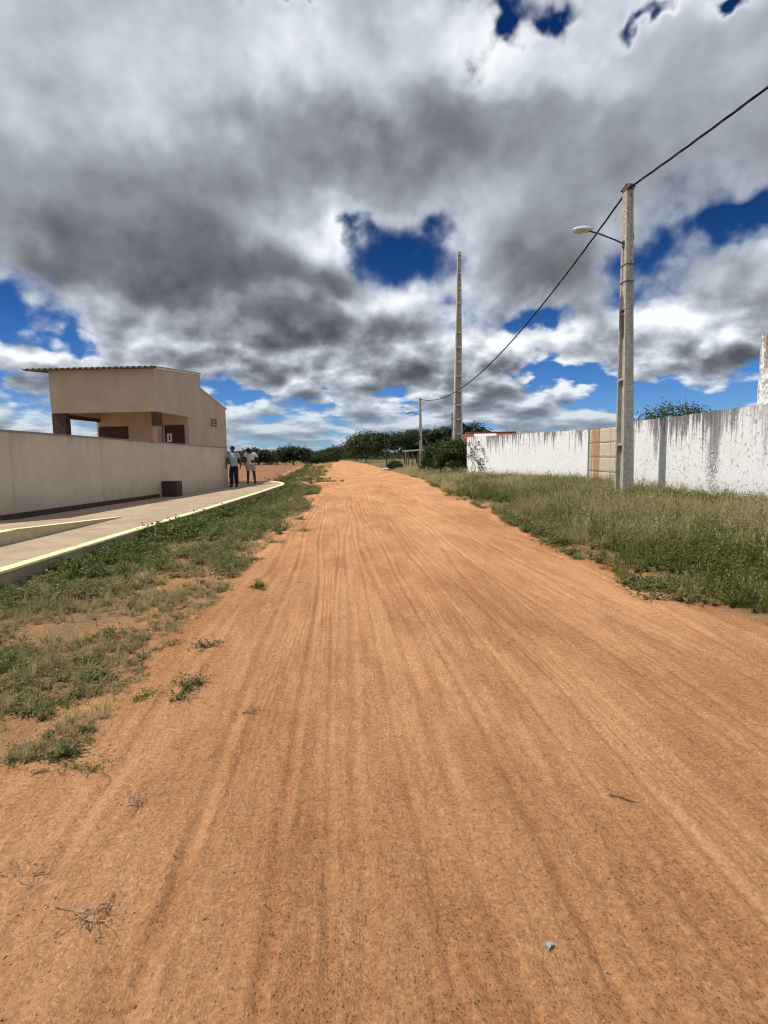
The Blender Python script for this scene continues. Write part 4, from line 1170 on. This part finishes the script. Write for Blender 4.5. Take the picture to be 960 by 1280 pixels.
def make_tree(name, label, cat, loc, h, w, rng, mat, group=None, trunk_h=.3, clumps=90, per=48, leaf=.12, trunk_r=.1, flat=1.0, bushy=False):
    o = empty(name, loc, label, cat, 0, group)
    rz = h * (1 - trunk_h) / 2 * 1.02; zc = h - rz
    V, F, T, C = crown(rng, w / 2 * 1.08, w / 2 * 1.08, rz * 1.08, zc, clumps, per, leaf, hollow=.2)
    V[:, 2] = np.maximum(V[:, 2], .03)
    tri_mesh('crown', V, F, mat, {'tint': T, 'dry': np.zeros(len(V))}, o)
    m = MB()
    stems = 1 if not bushy else 4
    for s in range(stems):
        b = Vector((0, 0, -.1)) if not bushy else Vector((rng.normal() * w * .08, rng.normal() * w * .08, -.05))
        top = Vector((rng.normal() * w * .05, rng.normal() * w * .05, zc + rz * .25))
        if bushy: top += Vector((rng.normal() * w * .15, rng.normal() * w * .15, -rz * .2))
        pts = [b.lerp(top, t) + Vector((rng.normal() * .04 * h * .3, rng.normal() * .04 * h * .3, 0)) * (t > 0) for t in (0, .25, .5, .75, 1)]
        k = 1 if not bushy else .45
        m.tube(pts, [trunk_r * k * q for q in (1.15, .9, .7, .45, .15)], 8)
        for i in range(7 if not bushy else 3):
            a = pts[1 + i % 3].lerp(pts[2 + i % 3], rng.random()); e = Vector(C[rng.integers(len(C))])
            mid = a.lerp(e, .5) + Vector((0, 0, .06 * h * rng.random()))
            m.tube([a, mid, e], [trunk_r * k * .42, trunk_r * k * .26, trunk_r * k * .08], 5)
    m.build('trunk', M['bark'], o)
    return o

def build_trees():
    rng = np.random.default_rng(44)
    G = 'trees and bushes behind the field and along the far road'
    specs = [
        ('tree', (-24.5, 130), 3.3, 6.4, 'dark', 'low scrubby tree behind the first man at the far edge of the field'),
        ('tree', (-21.5, 138), 3.8, 6.2, 'mid', 'low tree on the horizon between the two men'),
        ('tree', (-18.0, 128), 4.2, 6.2, 'dark', 'low tree on the horizon right behind the second man'),
        ('tree', (-14.6, 135), 3.3, 6.0, 'mid', 'low tree left of the round dark tree beyond the field'),
        ('tree', (-9.4, 118), 4.5, 6.4, 'dark', 'round dark tree standing out beyond the field'),
        ('tree', (-5.6, 140), 2.7, 6.0, 'mid', 'lowest tree, right of the round dark tree'),
        ('tree', (-3.5, 172), 3.8, 7.2, 'dark', 'far low tree on the left of the road end'),
        ('tree', (-.6, 215), 5.4, 9.5, 'mid', 'far tree closing the view at the road end'),
        ('tree', (6.6, 215), 6.4, 9.0, 'dark', 'dark tree right of the road end, behind the big green tree'),
        ('tree', (7.2, 150), 7.3, 9.6, 'bright', 'big broad green tree right of the road end'),
        ('tree', (6.8, 80), 4.8, 3.7, 'dark', 'slim tree with a bare single trunk by the road'),
        ('tree', (11.4, 98), 5.5, 5.0, 'dark', 'dark tree right behind the slim tree'),
        ('tree', (14.0, 101), 6.1, 5.2, 'dark', 'dark tree above the shelter roof'),
        ('tree', (16.3, 96), 6.1, 5.0, 'dark', 'dark tree right of the far utility pole'),
        ('tree', (20.0, 103), 6.8, 5.6, 'dark', 'dark tree just left of the tower pole'),
        ('tree', (23.6, 99), 6.9, 5.2, 'dark', 'tallest dark tree just right of the tower pole'),
        ('tree', (27.2, 104), 6.2, 4.6, 'dark', 'dark tree above the red tiled roof'),
        ('bush', (7.0, 38.6), 2.45, 2.1, 'bush', 'tall dense bush at the far end of the white wall'),
        ('bush', (7.45, 36.2), 2.4, 2.3, 'bush', 'dense bush touching the end of the white wall'),
        ('bush', (6.95, 42.5), 1.85, 1.3, 'bush', 'smaller bush beside the far utility pole'),
        ('bush', (5.75, 57.5), .95, 1.4, 'bush', 'low round bush in front of the shelter'),
        ('tree', (18.2, 30), 4.0, 3.6, 'feather', 'feathery tree showing over the white wall right of the near pole'),
        ('tree', (23.0, 35), 4.15, 3.0, 'feather', 'feathery treetop just showing over the white wall before the pillar'),
    ]
    for kind, (x, y), h, w, mt, lab in specs:
        z = float(ground_z(x, y))
        if x < -3: h *= .86
        if kind == 'bush':
            make_tree('bush', lab, 'bush', (x, y, z), h, w, rng, M['leaf_bush'], G, trunk_h=.02, clumps=120, per=60, leaf=.075, trunk_r=.06, bushy=True)
        elif mt == 'feather':
            make_tree('tree', lab, 'tree', (x, y, z), h, w, rng, M['leaf_mid'], G, trunk_h=.5, clumps=60, per=34, leaf=.07, trunk_r=.09)
        else:
            slim = 'slim' in lab
            make_tree('tree', lab, 'tree', (x, y, z), h, w, rng, M['leaf_' + mt], G, trunk_h=.34 if slim else .02 if y > 110 else .06, clumps=130 if w < 7 else 200, per=60, leaf=.14 if slim else .22 if w < 7 else .28, trunk_r=.11 if slim else .16)
    # dry shrub tops behind the white wall
    for x, y, lab in [(11.2, 33.2, 'dry leafless shrub behind the left stretch of white wall'), (13.4, 33.5, 'dry leafless shrub behind the wall near the rusty gate')]:
        m = MB()
        for _ in range(46):
            a = rng.uniform(0, 6.28); b = Vector((rng.normal() * .3, rng.normal() * .2, 0)); e = Vector((math.cos(a) * rng.uniform(.4, 1.5), math.sin(a) * .5, rng.uniform(2.5, 3.1)))
            mid = b.lerp(e, .55) + Vector((0, 0, .4))
            m.tube([b, mid, e], [.018, .012, .004], 4)
            for _ in range(4):
                p = mid.lerp(e, rng.random()); m.tube([p, p + Vector((rng.normal() * .25, rng.normal() * .2, rng.random() * .22))], [.006, .002], 3)
        o = m.build('dry_shrub', M['twig']); o.location = (x, y, .05); tag(o, lab, 'shrub')
    # creeper on the end of the white wall
    p0, p1 = Vector((7.53, 32.41)), Vector((10.84, 23.68)); d = (p1 - p0).normalized(); nrm = Vector((d.y, -d.x))
    if nrm.x > 0: nrm = -nrm
    n = 520; s = np.clip(rng.normal(.95, .55, n), .1, 2.4); z = np.clip(rng.normal(1.1, .6, n), .1, 2.2)
    keep = fbm(s * 3.2, z * 2.6, 55, 3) > .5; s, z = s[keep], z[keep]
    P = np.stack([p0.x + d.x * s + nrm.x * (.10 + rng.random(len(s)) * .08), p0.y + d.y * s + nrm.y * (.10 + rng.random(len(s)) * .08), z], 1) - [p0.x, p0.y, 0]
    N = np.tile([nrm.x, nrm.y, .3], (len(P), 1)) + rng.normal(size=P.shape) * .5
    V, F = leaf_quads(P, N, np.full(len(P), .06), .5, rng, .3)
    o = tri_mesh('climbing_vine', V, F, M['leaf_bush'], {'tint': np.repeat(rng.random(len(P)), 4), 'dry': np.zeros(len(V))}); o.location = (p0.x, p0.y, 0)
    tag(o, 'straggling dark vine on the far end of the white wall', 'vine')
    m = MB()
    for q in range(9):
        a = rng.uniform(.4, 1.6); pts = []
        for t in np.linspace(0, 1, 7): 
            ss = a + rng.normal() * .05 + t * rng.normal() * .35; pts.append((d.x * ss + nrm.x * .10, d.y * ss + nrm.y * .10, t * rng.uniform(1.4, 2.1)))
        m.tube(pts, [.012 - .0015 * i for i in range(7)], 4)
    m.build('stem', M['bark'], o)
    # far scrub closing the horizon, one mass
    n = 900; a = rng.uniform(-.85, .85, n); dist = rng.uniform(240, 520, n)
    X, Y = np.sin(a) * dist, np.cos(a) * dist; hh = rng.uniform(2.5, 6.2, n) * (0.7 + .6 * fbm(a * 12, a * 0, 8))
    ok = np.abs(X - np.interp(Y, [0, 230, 320, 420], [1, 1, -6, -20])) > 12; X, Y, hh = X[ok], Y[ok], hh[ok]; n = len(X); per = 150
    P = np.stack([np.repeat(X, per), np.repeat(Y, per), np.zeros(n * per)], 1) + rng.normal(size=(n * per, 3)) * [2.6, 2.0, 0]
    dx = np.hypot(P[:, 0] - np.repeat(X, per), P[:, 1] - np.repeat(Y, per))
    P[:, 2] = np.repeat(hh, per) * np.sqrt(np.clip(1 - (dx / 6.5) ** 2, .02, 1)) * rng.random(n * per) ** .45
    V, F = leaf_quads(P, rng.normal(size=P.shape) + [0, -.3, .8], np.full(len(P), .42), .6, rng)
    o = tri_mesh('far_scrub', V, F, M['leaf_far'], {'tint': np.repeat(np.clip(np.repeat(rng.uniform(.1, .9, n), per) + rng.normal(size=len(P)) * .15, 0, 1), 4), 'dry': np.zeros(len(V))})
    tag(o, 'low dark scrub closing the far horizon', 'scrub', kind='stuff')

# ---------------------------------------------------------------- house and shelter in the distance
def build_far_buildings():
    H = empty('tiled_house', (9.4, 47.0, 0), 'low house with red tiled roof peeping over the end of the white wall', 'house', math.radians(-3))
    w = MB().box((.3, .3, 0), (6.8, 4.6, 2.42)); w.build('wall', M['cream'], H)
    r = MB()
    # hipped roof with thickness
    e, rd = 2.45, 3.42
    out = [(-.15, -.1, e), (7.2, -.1, e), (7.2, 5.0, e), (-.15, 5.0, e)]; rid = [(1.7, 2.45, rd), (6.2, 2.45, rd)]
    vs = out + rid + [(x, y, z - .09) for x, y, z in out]
    fs = [(0, 1, 5, 4), (1, 2, 5), (2, 3, 4, 5), (3, 0, 4), (0, 6, 7, 1), (1, 7, 8, 2), (2, 8, 9, 3), (3, 9, 6, 0), (9, 8, 7, 6)]
    rf = r.add(vs, fs).build('roof', M['tiles'], H)
    s = MB(); a, b = .38, .84
    q = lambda x, t: (x, -.1 + 2.55 * t, e + (rd - e) * t + .03)
    s.hexa([q(2.2, a), q(4.4, a), q(4.3, b), q(2.4, b)], [(x, y, z + .05) for x, y, z in (q(2.2, a), q(4.4, a), q(4.3, b), q(2.4, b))])
    s.build('pale_roof_sheet', M['pale_metal'], rf)
    MB().tube([(1.7, 2.45, rd + .02), (6.2, 2.45, rd + .02)], .09, 8).build('ridge_tile', M['tiles'], rf)
    MB().box((1.6, .24, .9), (2.7, .32, 2.0)).build('window', M['door'], H); MB().box((4.2, .24, .05), (5.1, .32, 2.1)).build('door', M['door'], H)
    S = empty('wooden_shelter', (7.3, 62.0, 0.05), 'open wooden shelter with thin slanting roof sheets behind the far pole', 'shelter')
    for x, y, h in ((.35, .1, 1.85), (.85, .15, 1.9), (1.45, .1, 1.95), (2.35, .1, 2.0), (.35, 2.2, 2.2), (2.4, 2.3, 2.4)):
        MB().tube([(x, y, -.1), (x + .04, y, h * .5), (x, y, h)], [.09, .08, .085], 7).build('post', M['grey_wood'], S)
    MB().hexa([(-.15, -.3, 1.86), (2.7, -.3, 2.05), (2.7, 1.7, 2.22), (-.15, 1.7, 2.03)], [(-.15, -.3, 1.91), (2.7, -.3, 2.10), (2.7, 1.7, 2.27), (-.15, 1.7, 2.08)]).build('roof_sheet', M['fibre_cement'], S)
    MB().hexa([(1.5, 1.4, 2.72), (3.6, 1.4, 2.35), (3.6, 3.0, 2.40), (1.5, 3.0, 2.77)], [(1.5, 1.4, 2.77), (3.6, 1.4, 2.40), (3.6, 3.0, 2.45), (1.5, 3.0, 2.82)]).build('roof_sheet', M['fibre_cement'], S)
    MB().box((1.35, .06, .1), (2.3, .12, 1.5)).build('board_panel', M['grey_wood'], S)

# ---------------------------------------------------------------- people
def skin_mesh(name, verts, edges, roots, mat, parent, sub=2):
    bm = bmesh.new(); lay = bm.verts.layers.skin.verify(); ix = {}
    for k, (co, r) in verts.items():
        v = bm.verts.new(co); v[lay].radius = r if hasattr(r, '__len__') else (r, r); v[lay].use_root = k in roots; ix[k] = v
    for a, b in edges: bm.edges.new((ix[a], ix[b]))
    me = bpy.data.meshes.new(name); bm.to_mesh(me); bm.free()
    o = bpy.data.objects.new(name, me); COL.objects.link(o)
    o.modifiers.new('skin', 'SKIN').use_smooth_shade = True
    s = o.modifiers.new('sub', 'SUBSURF'); s.levels = s.render_levels = sub
    dg = bpy.context.evaluated_depsgraph_get()
    me2 = bpy.data.meshes.new_from_object(o.evaluated_get(dg)); me2.name = name
    o.modifiers.clear(); o.data = me2; bpy.data.meshes.remove(me)
    me2.materials.clear(); me2.materials.append(mat); me2.shade_smooth()
    o.parent = parent
    return o

def hand(V, E, roots, side, wrist, fore, inward, tag_):
    """palm and five curled fingers; fore points from wrist to fingertips, inward towards the palm side"""
    w, f, i = Vector(wrist), Vector(fore).normalized(), Vector(inward).normalized()
    a = f.cross(i).normalized()                                   # across the knuckles
    V[tag_ + 'p'] = (w + f * .055, (.020, .036)); E.append((tag_, tag_ + 'p'))
    for n, (off, L) in enumerate(((-.030, .062), (-.010, .074), (.010, .070), (.029, .054))):
        b = w + f * .05 + a * off; k = w + f * .095 + a * off * 1.1
        m = k + f * L * .5 + i * .012; t = k + f * L * .8 + i * .035
        ks = [tag_ + 'f%d%d' % (n, q) for q in range(4)]
        for kk, c, r in zip(ks, (b, k, m, t), (.010, .0095, .0085, .007)): V[kk] = (c, r)
        E += list(zip(ks, ks[1:])); roots.add(ks[0])
    s = -1
    ks = [tag_ + 't%d' % q for q in range(4)]
    for kk, c, r in zip(ks, (w + f * .025 + a * s * .018, w + f * .055 + a * s * .045 + i * .012, w + f * .08 + a * s * .05 + i * .026, w + f * .10 + a * s * .045 + i * .034), (.012, .011, .0095, .008)): V[kk] = (c, r)
    E += list(zip(ks, ks[1:])); roots.add(ks[0])

def build_person(loc, rz, label, height, J, shirt, bottom, mats, short=False):
    """J: joint positions for a 1.75 m figure facing -Y"""
    P = empty('person', loc, label, 'person', rz); P.scale = (height / 1.75 * 1.10, height / 1.75 * 1.08, height / 1.75)
    V = {'pel': (J['pel'], (.150, .105)), 'wai': (J['wai'], (.125, .09)), 'che': (J['che'], (.155, .11)), 'nec': (J['nec'], (.058, .058)), 'nk2': (J['nk2'], (.052, .055)),
         'hea': (J['hea'], (.070, .088)), 'top': (J['top'], (.062, .075))}
    E = [('pel', 'wai'), ('wai', 'che'), ('che', 'nec'), ('nec', 'nk2'), ('nk2', 'hea'), ('hea', 'top')]
    for s in 'LR':
        V['sh' + s] = (J['sh' + s], .062); V['el' + s] = (J['el' + s], .046); V['wr' + s] = (J['wr' + s], .030)
        V['hi' + s] = (J['hi' + s], .083); V['kn' + s] = (J['kn' + s], .064); V['an' + s] = (J['an' + s], .044); V['to' + s] = (J['to' + s], .034)
        E += [('che', 'sh' + s), ('sh' + s, 'el' + s), ('el' + s, 'wr' + s), ('pel', 'hi' + s), ('hi' + s, 'kn' + s), ('kn' + s, 'an' + s), ('an' + s, 'to' + s)]
    roots = {'pel'}
    for s in 'LR':
        w = Vector(J['wr' + s]); fo = Vector(J['ha' + s]) - w
        hand(V, E, roots, s, w, fo, Vector((0, 0, 0)) - Vector((w.x, 0, 0)) if abs(w.x) > .05 else Vector((0, 1, 0)), 'wr' + s)
    # nose and ears grow from the head
    hd, up = Vector(J['hea']), (Vector(J['top']) - Vector(J['hea'])).normalized()
    fw = Vector(J.get('fwd', (0, -1, 0))); fw = (fw - up * fw.dot(up)).normalized(); rt = fw.cross(up)
    V['nose'] = (hd + fw * .102 - up * .005, .013); V['nose2'] = (hd + fw * .07 + up * .02, .016); E.append(('nose2', 'nose')); roots.add('nose2')
    for s, q in (('L', -1), ('R', 1)):
        V['ear' + s] = (hd + rt * q * .068, .014); V['eae' + s] = (hd + rt * q * .083 + up * .018, .013); E.append(('ear' + s, 'eae' + s)); roots.add('ear' + s)
    body = skin_mesh('body', V, E, roots, mats['skin'], P)
    # face
    for q in (-1, 1):
        e = MB(); e.ellipsoid(hd + fw * .083 + rt * q * .030 + up * .018, (.013, .010, .008), 10, 6); e.build('eye', mats['eye'], body, True)
    MB().ellipsoid(hd + fw * .083 - up * .045, (.024, .010, .007), 10, 6).build('mouth', mats['lip'], body, True)
    # hair cap
    vs, fs = [], []; n, k = 20, 10; c0 = (hd + Vector(J['top'])) / 2 + up * .01
    for i in range(k + 1):
        t = math.pi * .56 * i / k
        for j in range(n):
            a = 2 * math.pi * j / n; dz = -.0 if i < k else 0
            dirv = up * math.cos(t) + (rt * math.cos(a) - fw * math.sin(a)) * math.sin(t)
            low = 1 + .0 * math.sin(a)
            p = c0 + rt * dirv.dot(rt) * .080 + fw * dirv.dot(fw) * .096 + up * dirv.dot(up) * .090
            if i > k * .55 and math.sin(a) < -.2: p = p + up * .035 * (i / k - .5)      # hairline higher over the forehead
            vs.append(p)
    fs = [(i * n + j, (i + 1) * n + j, (i + 1) * n + (j + 1) % n, i * n + (j + 1) % n) for i in range(k) for j in range(n)]
    h = MB().add(vs, fs).build('hair', mats['hair'], P, True); h.modifiers.new('thick', 'SOLIDIFY').thickness = .012
    # clothes
    SV = {'hem': (Vector(J['pel']) + Vector((0, 0, -.10)), (.178, .132)), 'mid': (Vector(J['pel']) + Vector((0, 0, .02)), (.172, .128)), 'wai': (J['wai'], (.158, .118)), 'che': (J['che'], (.180, .132)), 'nek': (Vector(J['nec']) - Vector((0, 0, .03)), (.088, .080))}
    SE = [('hem', 'mid'), ('mid', 'wai'), ('wai', 'che'), ('che', 'nek')]
    for s in 'LR':
        a, b = Vector(J['sh' + s]), Vector(J['el' + s])
        SV['s' + s] = (a, .082); SV['e' + s] = (a.lerp(b, .72), .068); SE += [('che', 's' + s), ('s' + s, 'e' + s)]
    skin_mesh('shirt', SV, SE, {'hem'}, shirt, P)
    TV = {'wst': (Vector(J['pel']) + Vector((0, 0, .09)), (.158, .112)), 'pel': (Vector(J['pel']) - Vector((0, 0, .04)), (.162, .118))}; TE = [('wst', 'pel')]
    for s in 'LR':
        hp, kn, an = (Vector(J[q + s]) for q in ('hi', 'kn', 'an'))
        TV['h' + s] = (hp, .105); TE.append(('pel', 'h' + s))
        if short:
            TV['k' + s] = (hp.lerp(kn, .86), .108); TE.append(('h' + s, 'k' + s))
        else:
            TV['k' + s] = (kn, .092); TV['a' + s] = (an + Vector((0, 0, .02)), .080); TE += [('h' + s, 'k' + s), ('k' + s, 'a' + s)]
    skin_mesh('shorts' if short else 'trousers', TV, TE, {'wst'}, bottom, P)
    for s in 'LR':
        an, to = Vector(J['an' + s]), Vector(J['to' + s]); d = (to - an); d.z = 0; d.normalize()
        an0 = Vector((an.x, an.y, .045))
        skin_mesh('shoe', {'h': (an0 - d * .05, .047), 'm': (an0 + d * .03, (.05, .05)), 'a': (an0 + d * .13 - Vector((0, 0, .006)), (.048, .040)), 't': (an0 + d * .19 - Vector((0, 0, .012)), (.036, .030)), 'u': (an0 - d * .02 + Vector((0, 0, .05)), .046)},
                  [('h', 'm'), ('m', 'a'), ('a', 't'), ('m', 'u')], {'m'}, mats['shoe'], P)
    return P

def build_people():
    J1 = dict(pel=(0, .01, .94), wai=(0, 0, 1.10), che=(.005, 0, 1.31), nec=(0, -.005, 1.46), nk2=(-.005, -.025, 1.52), hea=(-.01, -.05, 1.61), top=(-.01, -.045, 1.68), fwd=(0, -1, -.25),
              shL=(-.175, 0, 1.41), elL=(-.285, .04, 1.15), wrL=(-.30, -.02, .91), haL=(-.285, -.06, .80), shR=(.175, 0, 1.41), elR=(.255, .03, 1.14), wrR=(.285, -.03, .90), haR=(.28, -.06, .79),
              hiL=(-.085, .01, .88), knL=(-.105, -.02, .50), anL=(-.11, .03, .09), toL=(-.125, -.12, .035), hiR=(.085, .01, .88), knR=(.10, -.05, .49), anR=(.105, -.03, .09), toR=(.12, -.18, .035))
    sk = dict(skin=M['skin'], eye=M['black'], lip=M['lip'], hair=M['hair'], shoe=M['black'])
    build_person((-4.36, 23.75, pave_z(23.75) + .002), math.radians(-8), 'man in grey blue t-shirt and dark trousers walking beside the wall end', 1.68, J1, M['shirt_blue'], M['trousers'], sk)
    J2 = dict(pel=(.01, .03, .95), wai=(.0, .01, 1.11), che=(.0, -.05, 1.31), nec=(-.03, -.10, 1.44), nk2=(-.045, -.14, 1.485), hea=(-.06, -.215, 1.535), top=(-.062, -.265, 1.585), fwd=(-.05, -.8, -.9),
              shL=(-.18, -.06, 1.42), elL=(-.225, -.02, 1.14), wrL=(-.215, -.05, .89), haL=(-.205, -.08, .78), shR=(.18, -.05, 1.37), elR=(.345, .06, 1.16), wrR=(.20, -.02, 1.02), haR=(.12, -.07, .98),
              hiL=(-.085, .03, .89), knL=(-.11, .0, .51), anL=(-.125, .03, .09), toL=(-.15, -.12, .035), hiR=(.095, .03, .89), knR=(.13, -.0, .51), anR=(.16, .03, .09), toR=(.19, -.12, .035))
    sk2 = dict(sk, skin=M['skin_dark'], shoe=M['sandal'])
    build_person((-4.05, 26.2, pave_z(26.2) + .002), math.radians(6), 'man in white t-shirt and pale shorts with bowed head and hand on hip', 1.74, J2, M['shirt_white'], M['shorts'], sk2, short=True)

# ---------------------------------------------------------------- assemble
make_world()
M = {}
M['sand'] = mat_sand(); M['ground'] = mat_ground(); M['paving'] = mat_paving()
M['field'] = simple('ploughed_soil', (0.27, 0.135, 0.07), .4, 1.2, .95, .03, .1, fine=9.0)
M['grass'] = mat_leaf('grass_blades', (0.13, 0.14, 0.034), (0.28, 0.26, 0.075), (0.58, 0.49, 0.28), .4)
M['weed'] = mat_leaf('weed_leaves', (0.09, 0.112, 0.024), (0.22, 0.22, 0.055), (0.44, 0.36, 0.19), .4)
M['creeper'] = mat_leaf('creeper_leaves', (0.062, 0.096, 0.020), (0.175, 0.195, 0.050), (0.33, 0.26, 0.13), .35)
M['straw'] = mat_leaf('dead_straw', (0.13, 0.085, 0.045), (0.40, 0.29, 0.17), None, .1)
M['leaf_dark'] = mat_leaf('leaves_dark', (0.018, 0.030, 0.012), (0.050, 0.070, 0.024), None, .2)
M['leaf_mid'] = mat_leaf('leaves_mid', (0.030, 0.046, 0.018), (0.075, 0.095, 0.034), None, .2)
M['leaf_bright'] = mat_leaf('leaves_green', (0.030, 0.050, 0.014), (0.085, 0.110, 0.032), None, .25)
M['leaf_bush'] = mat_leaf('leaves_bush', (0.025, 0.045, 0.012), (0.075, 0.105, 0.028), None, .25)
M['leaf_far'] = mat_leaf('leaves_far', (0.030, 0.042, 0.020), (0.065, 0.080, 0.035), None, .1)
M['bark'] = simple('bark', (0.11, 0.085, 0.06), .4, 14, .95, .02)
M['twig'] = simple('dry_twigs', (0.31, 0.21, 0.13), .4, 30, .95)
M['dark_twig'] = simple('dark_twig', (0.05, 0.035, 0.025), .3, 60, .9)
M['stone'] = mat_leaf('grit', (0.22, 0.105, 0.055), (0.60, 0.44, 0.30), None, 0.0)
M['pale_stone'] = simple('pale_stone', (0.60, 0.56, 0.50), .15, 8, .9, .02)
M['yellow'] = mat_worn_paint('worn_yellow_paint', (0.82, 0.76, 0.41), (0.30, 0.26, 0.20))
M['yellow_shaded'] = simple('yellow_paint_shaded', (0.52, 0.45, 0.28), .15, 8, .8)  # ramp side: same yellow paint, its shade put into a darker colour
M['cream_wall'] = mat_plaster('cream_render', (0.58, 0.515, 0.41), foot=0.36)
M['cream'] = mat_plaster('cream_paint', (0.49, 0.425, 0.335))
M['cream_pink'] = mat_plaster('cream_paint_faded', (0.49, 0.425, 0.335), pink=(0.51, 0.41, 0.345))
M['coping'] = simple('grey_coping', (0.26, 0.24, 0.23), .2, 9, .9, .008)
M['brown'] = simple('brown_paint', (0.075, 0.040, 0.030), .25, 8, .7, .004, .3)
M['tan'] = simple('tan_paint', (0.30, 0.20, 0.145), .15, 8, .8)
M['door'] = simple('dark_wood', (0.075, 0.030, 0.022), .3, 10, .6, .003)
M['black'] = simple('black_plastic', (0.015, 0.015, 0.017), .3, 30, .6)
M['hole'] = simple('dark_hole', (0.05, 0.045, 0.04), .2, 30, .95)
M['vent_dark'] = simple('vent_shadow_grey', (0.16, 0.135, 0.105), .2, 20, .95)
M['white_paint'] = simple('white_paint', (0.75, 0.75, 0.74), .06, 20, .6)
M['fibre_cement'] = simple('fibre_cement', (0.13, 0.122, 0.118), .25, 5, .9, .006)
M['pale_metal'] = simple('pale_sheet', (0.62, 0.61, 0.58), .12, 4, .6, 0, .4)
M['white_far'] = mat_whitewash('limewash_far', 3.0, .01); M['white_near'] = mat_whitewash('limewash_near', 8.0, .04, 4.55)
M['pillar'] = mat_whitewash('limewash_pillar', 21.0, .12, None, 4.5, (0.20, 0.15, 0.115))
M['gate'] = mat_gate(); M['gate_frame'] = simple('gate_frame', (0.20, 0.15, 0.10), .4, 12, .8)
M['pole'] = mat_concrete('pole_concrete', (0.30, 0.275, 0.235), (0.54, 0.505, 0.44)); M['pole_pale'] = mat_concrete('pole_concrete_pale', (0.38, 0.36, 0.32), (0.60, 0.58, 0.53), 3.0)
M['dark_steel'] = simple('dark_steel', (0.10, 0.10, 0.11), .2, 20, .5, 0, .5, .6); M['rusty_steel'] = simple('rusty_steel', (0.14, 0.085, 0.06), .4, 25, .8)
M['lamp_metal'] = simple('lamp_metal', (0.62, 0.62, 0.60), .08, 10, .4, 0, .5, .3); M['lamp_glass'] = simple('lamp_glass', (0.55, 0.52, 0.45), .05, 10, .15, 0, .5)
M['cable'] = simple('cable_rubber', (0.02, 0.02, 0.022), .2, 20, .6)
M['tiles'] = mat_tiles(); M['grey_wood'] = simple('weathered_wood', (0.22, 0.19, 0.16), .35, 12, .95, .01)
M['teal'] = simple('teal_plastic', (0.30, 0.37, 0.37), .2, 40, .4, 0, .5)
M['skin'] = simple('skin', (0.16, 0.075, 0.045), .1, 12, .55); M['skin_dark'] = simple('skin_dark', (0.075, 0.038, 0.026), .1, 12, .55)
M['lip'] = simple('lips', (0.15, 0.05, 0.04), .1, 20, .5); M['hair'] = simple('hair', (0.012, 0.010, 0.010), .3, 40, .7)
M['shirt_blue'] = simple('grey_blue_cotton', (0.36, 0.44, 0.50), .08, 10, .9, .004); M['shirt_white'] = simple('white_cotton', (0.72, 0.70, 0.72), .06, 10, .9, .004)
M['trousers'] = simple('navy_cotton', (0.018, 0.020, 0.034), .2, 10, .9); M['shorts'] = simple('pale_shorts', (0.42, 0.35, 0.33), .1, 10, .9); M['sandal'] = simple('brown_sandal', (0.10, 0.06, 0.045), .2, 20, .8)

build_ground(); build_road(); build_field()
build_pavement(); build_left_wall(); build_ramp(); build_building()
build_right_wall(); build_poles(); build_cables()
build_far_buildings(); build_verges(); build_gravel(); build_bits(); build_trees(); build_people()

# ---------------------------------------------------------------- light and camera
sun = bpy.data.objects.new('sun', bpy.data.lights.new('sun', 'SUN')); COL.objects.link(sun)
sun.data.energy = 3.6; sun.data.angle = math.radians(0.53); sun.data.color = (1.0, 0.955, 0.88)
to_sun = Vector((math.sin(SUN_AZ) * math.cos(SUN_EL), math.cos(SUN_AZ) * math.cos(SUN_EL), math.sin(SUN_EL)))
sun.rotation_euler = to_sun.to_track_quat('Z', 'Y').to_euler(); sun.location = (-20, 0, 40)

cam = bpy.data.objects.new('camera', bpy.data.cameras.new('camera')); COL.objects.link(cam); SC.camera = cam
cam.data.sensor_fit = 'VERTICAL'; cam.data.sensor_height = 36.0; cam.data.lens = 36.0 * 700 / 1280
cam.data.clip_start = 0.05; cam.data.clip_end = 9000
cam.matrix_world = Matrix.Translation((0, 0, 1.45)) @ Matrix.Rotation(math.radians(-4.5), 4, 'Z') @ Matrix.Rotation(math.radians(90 - 5.63), 4, 'X') @ Matrix.Rotation(-0.015, 4, 'Z')

SC.view_settings.view_transform = 'Standard'; SC.view_settings.look = 'None'
SC.view_settings.exposure = 0.38; SC.view_settings.gamma = 1.0
SC.cycles.use_adaptive_sampling = True; SC.cycles.adaptive_threshold = 0.03; SC.cycles.adaptive_min_samples = 8
SC.cycles.filter_width = 1.1; SC.cycles.max_bounces = 5; SC.cycles.diffuse_bounces = 3; SC.cycles.transmission_bounces = 3
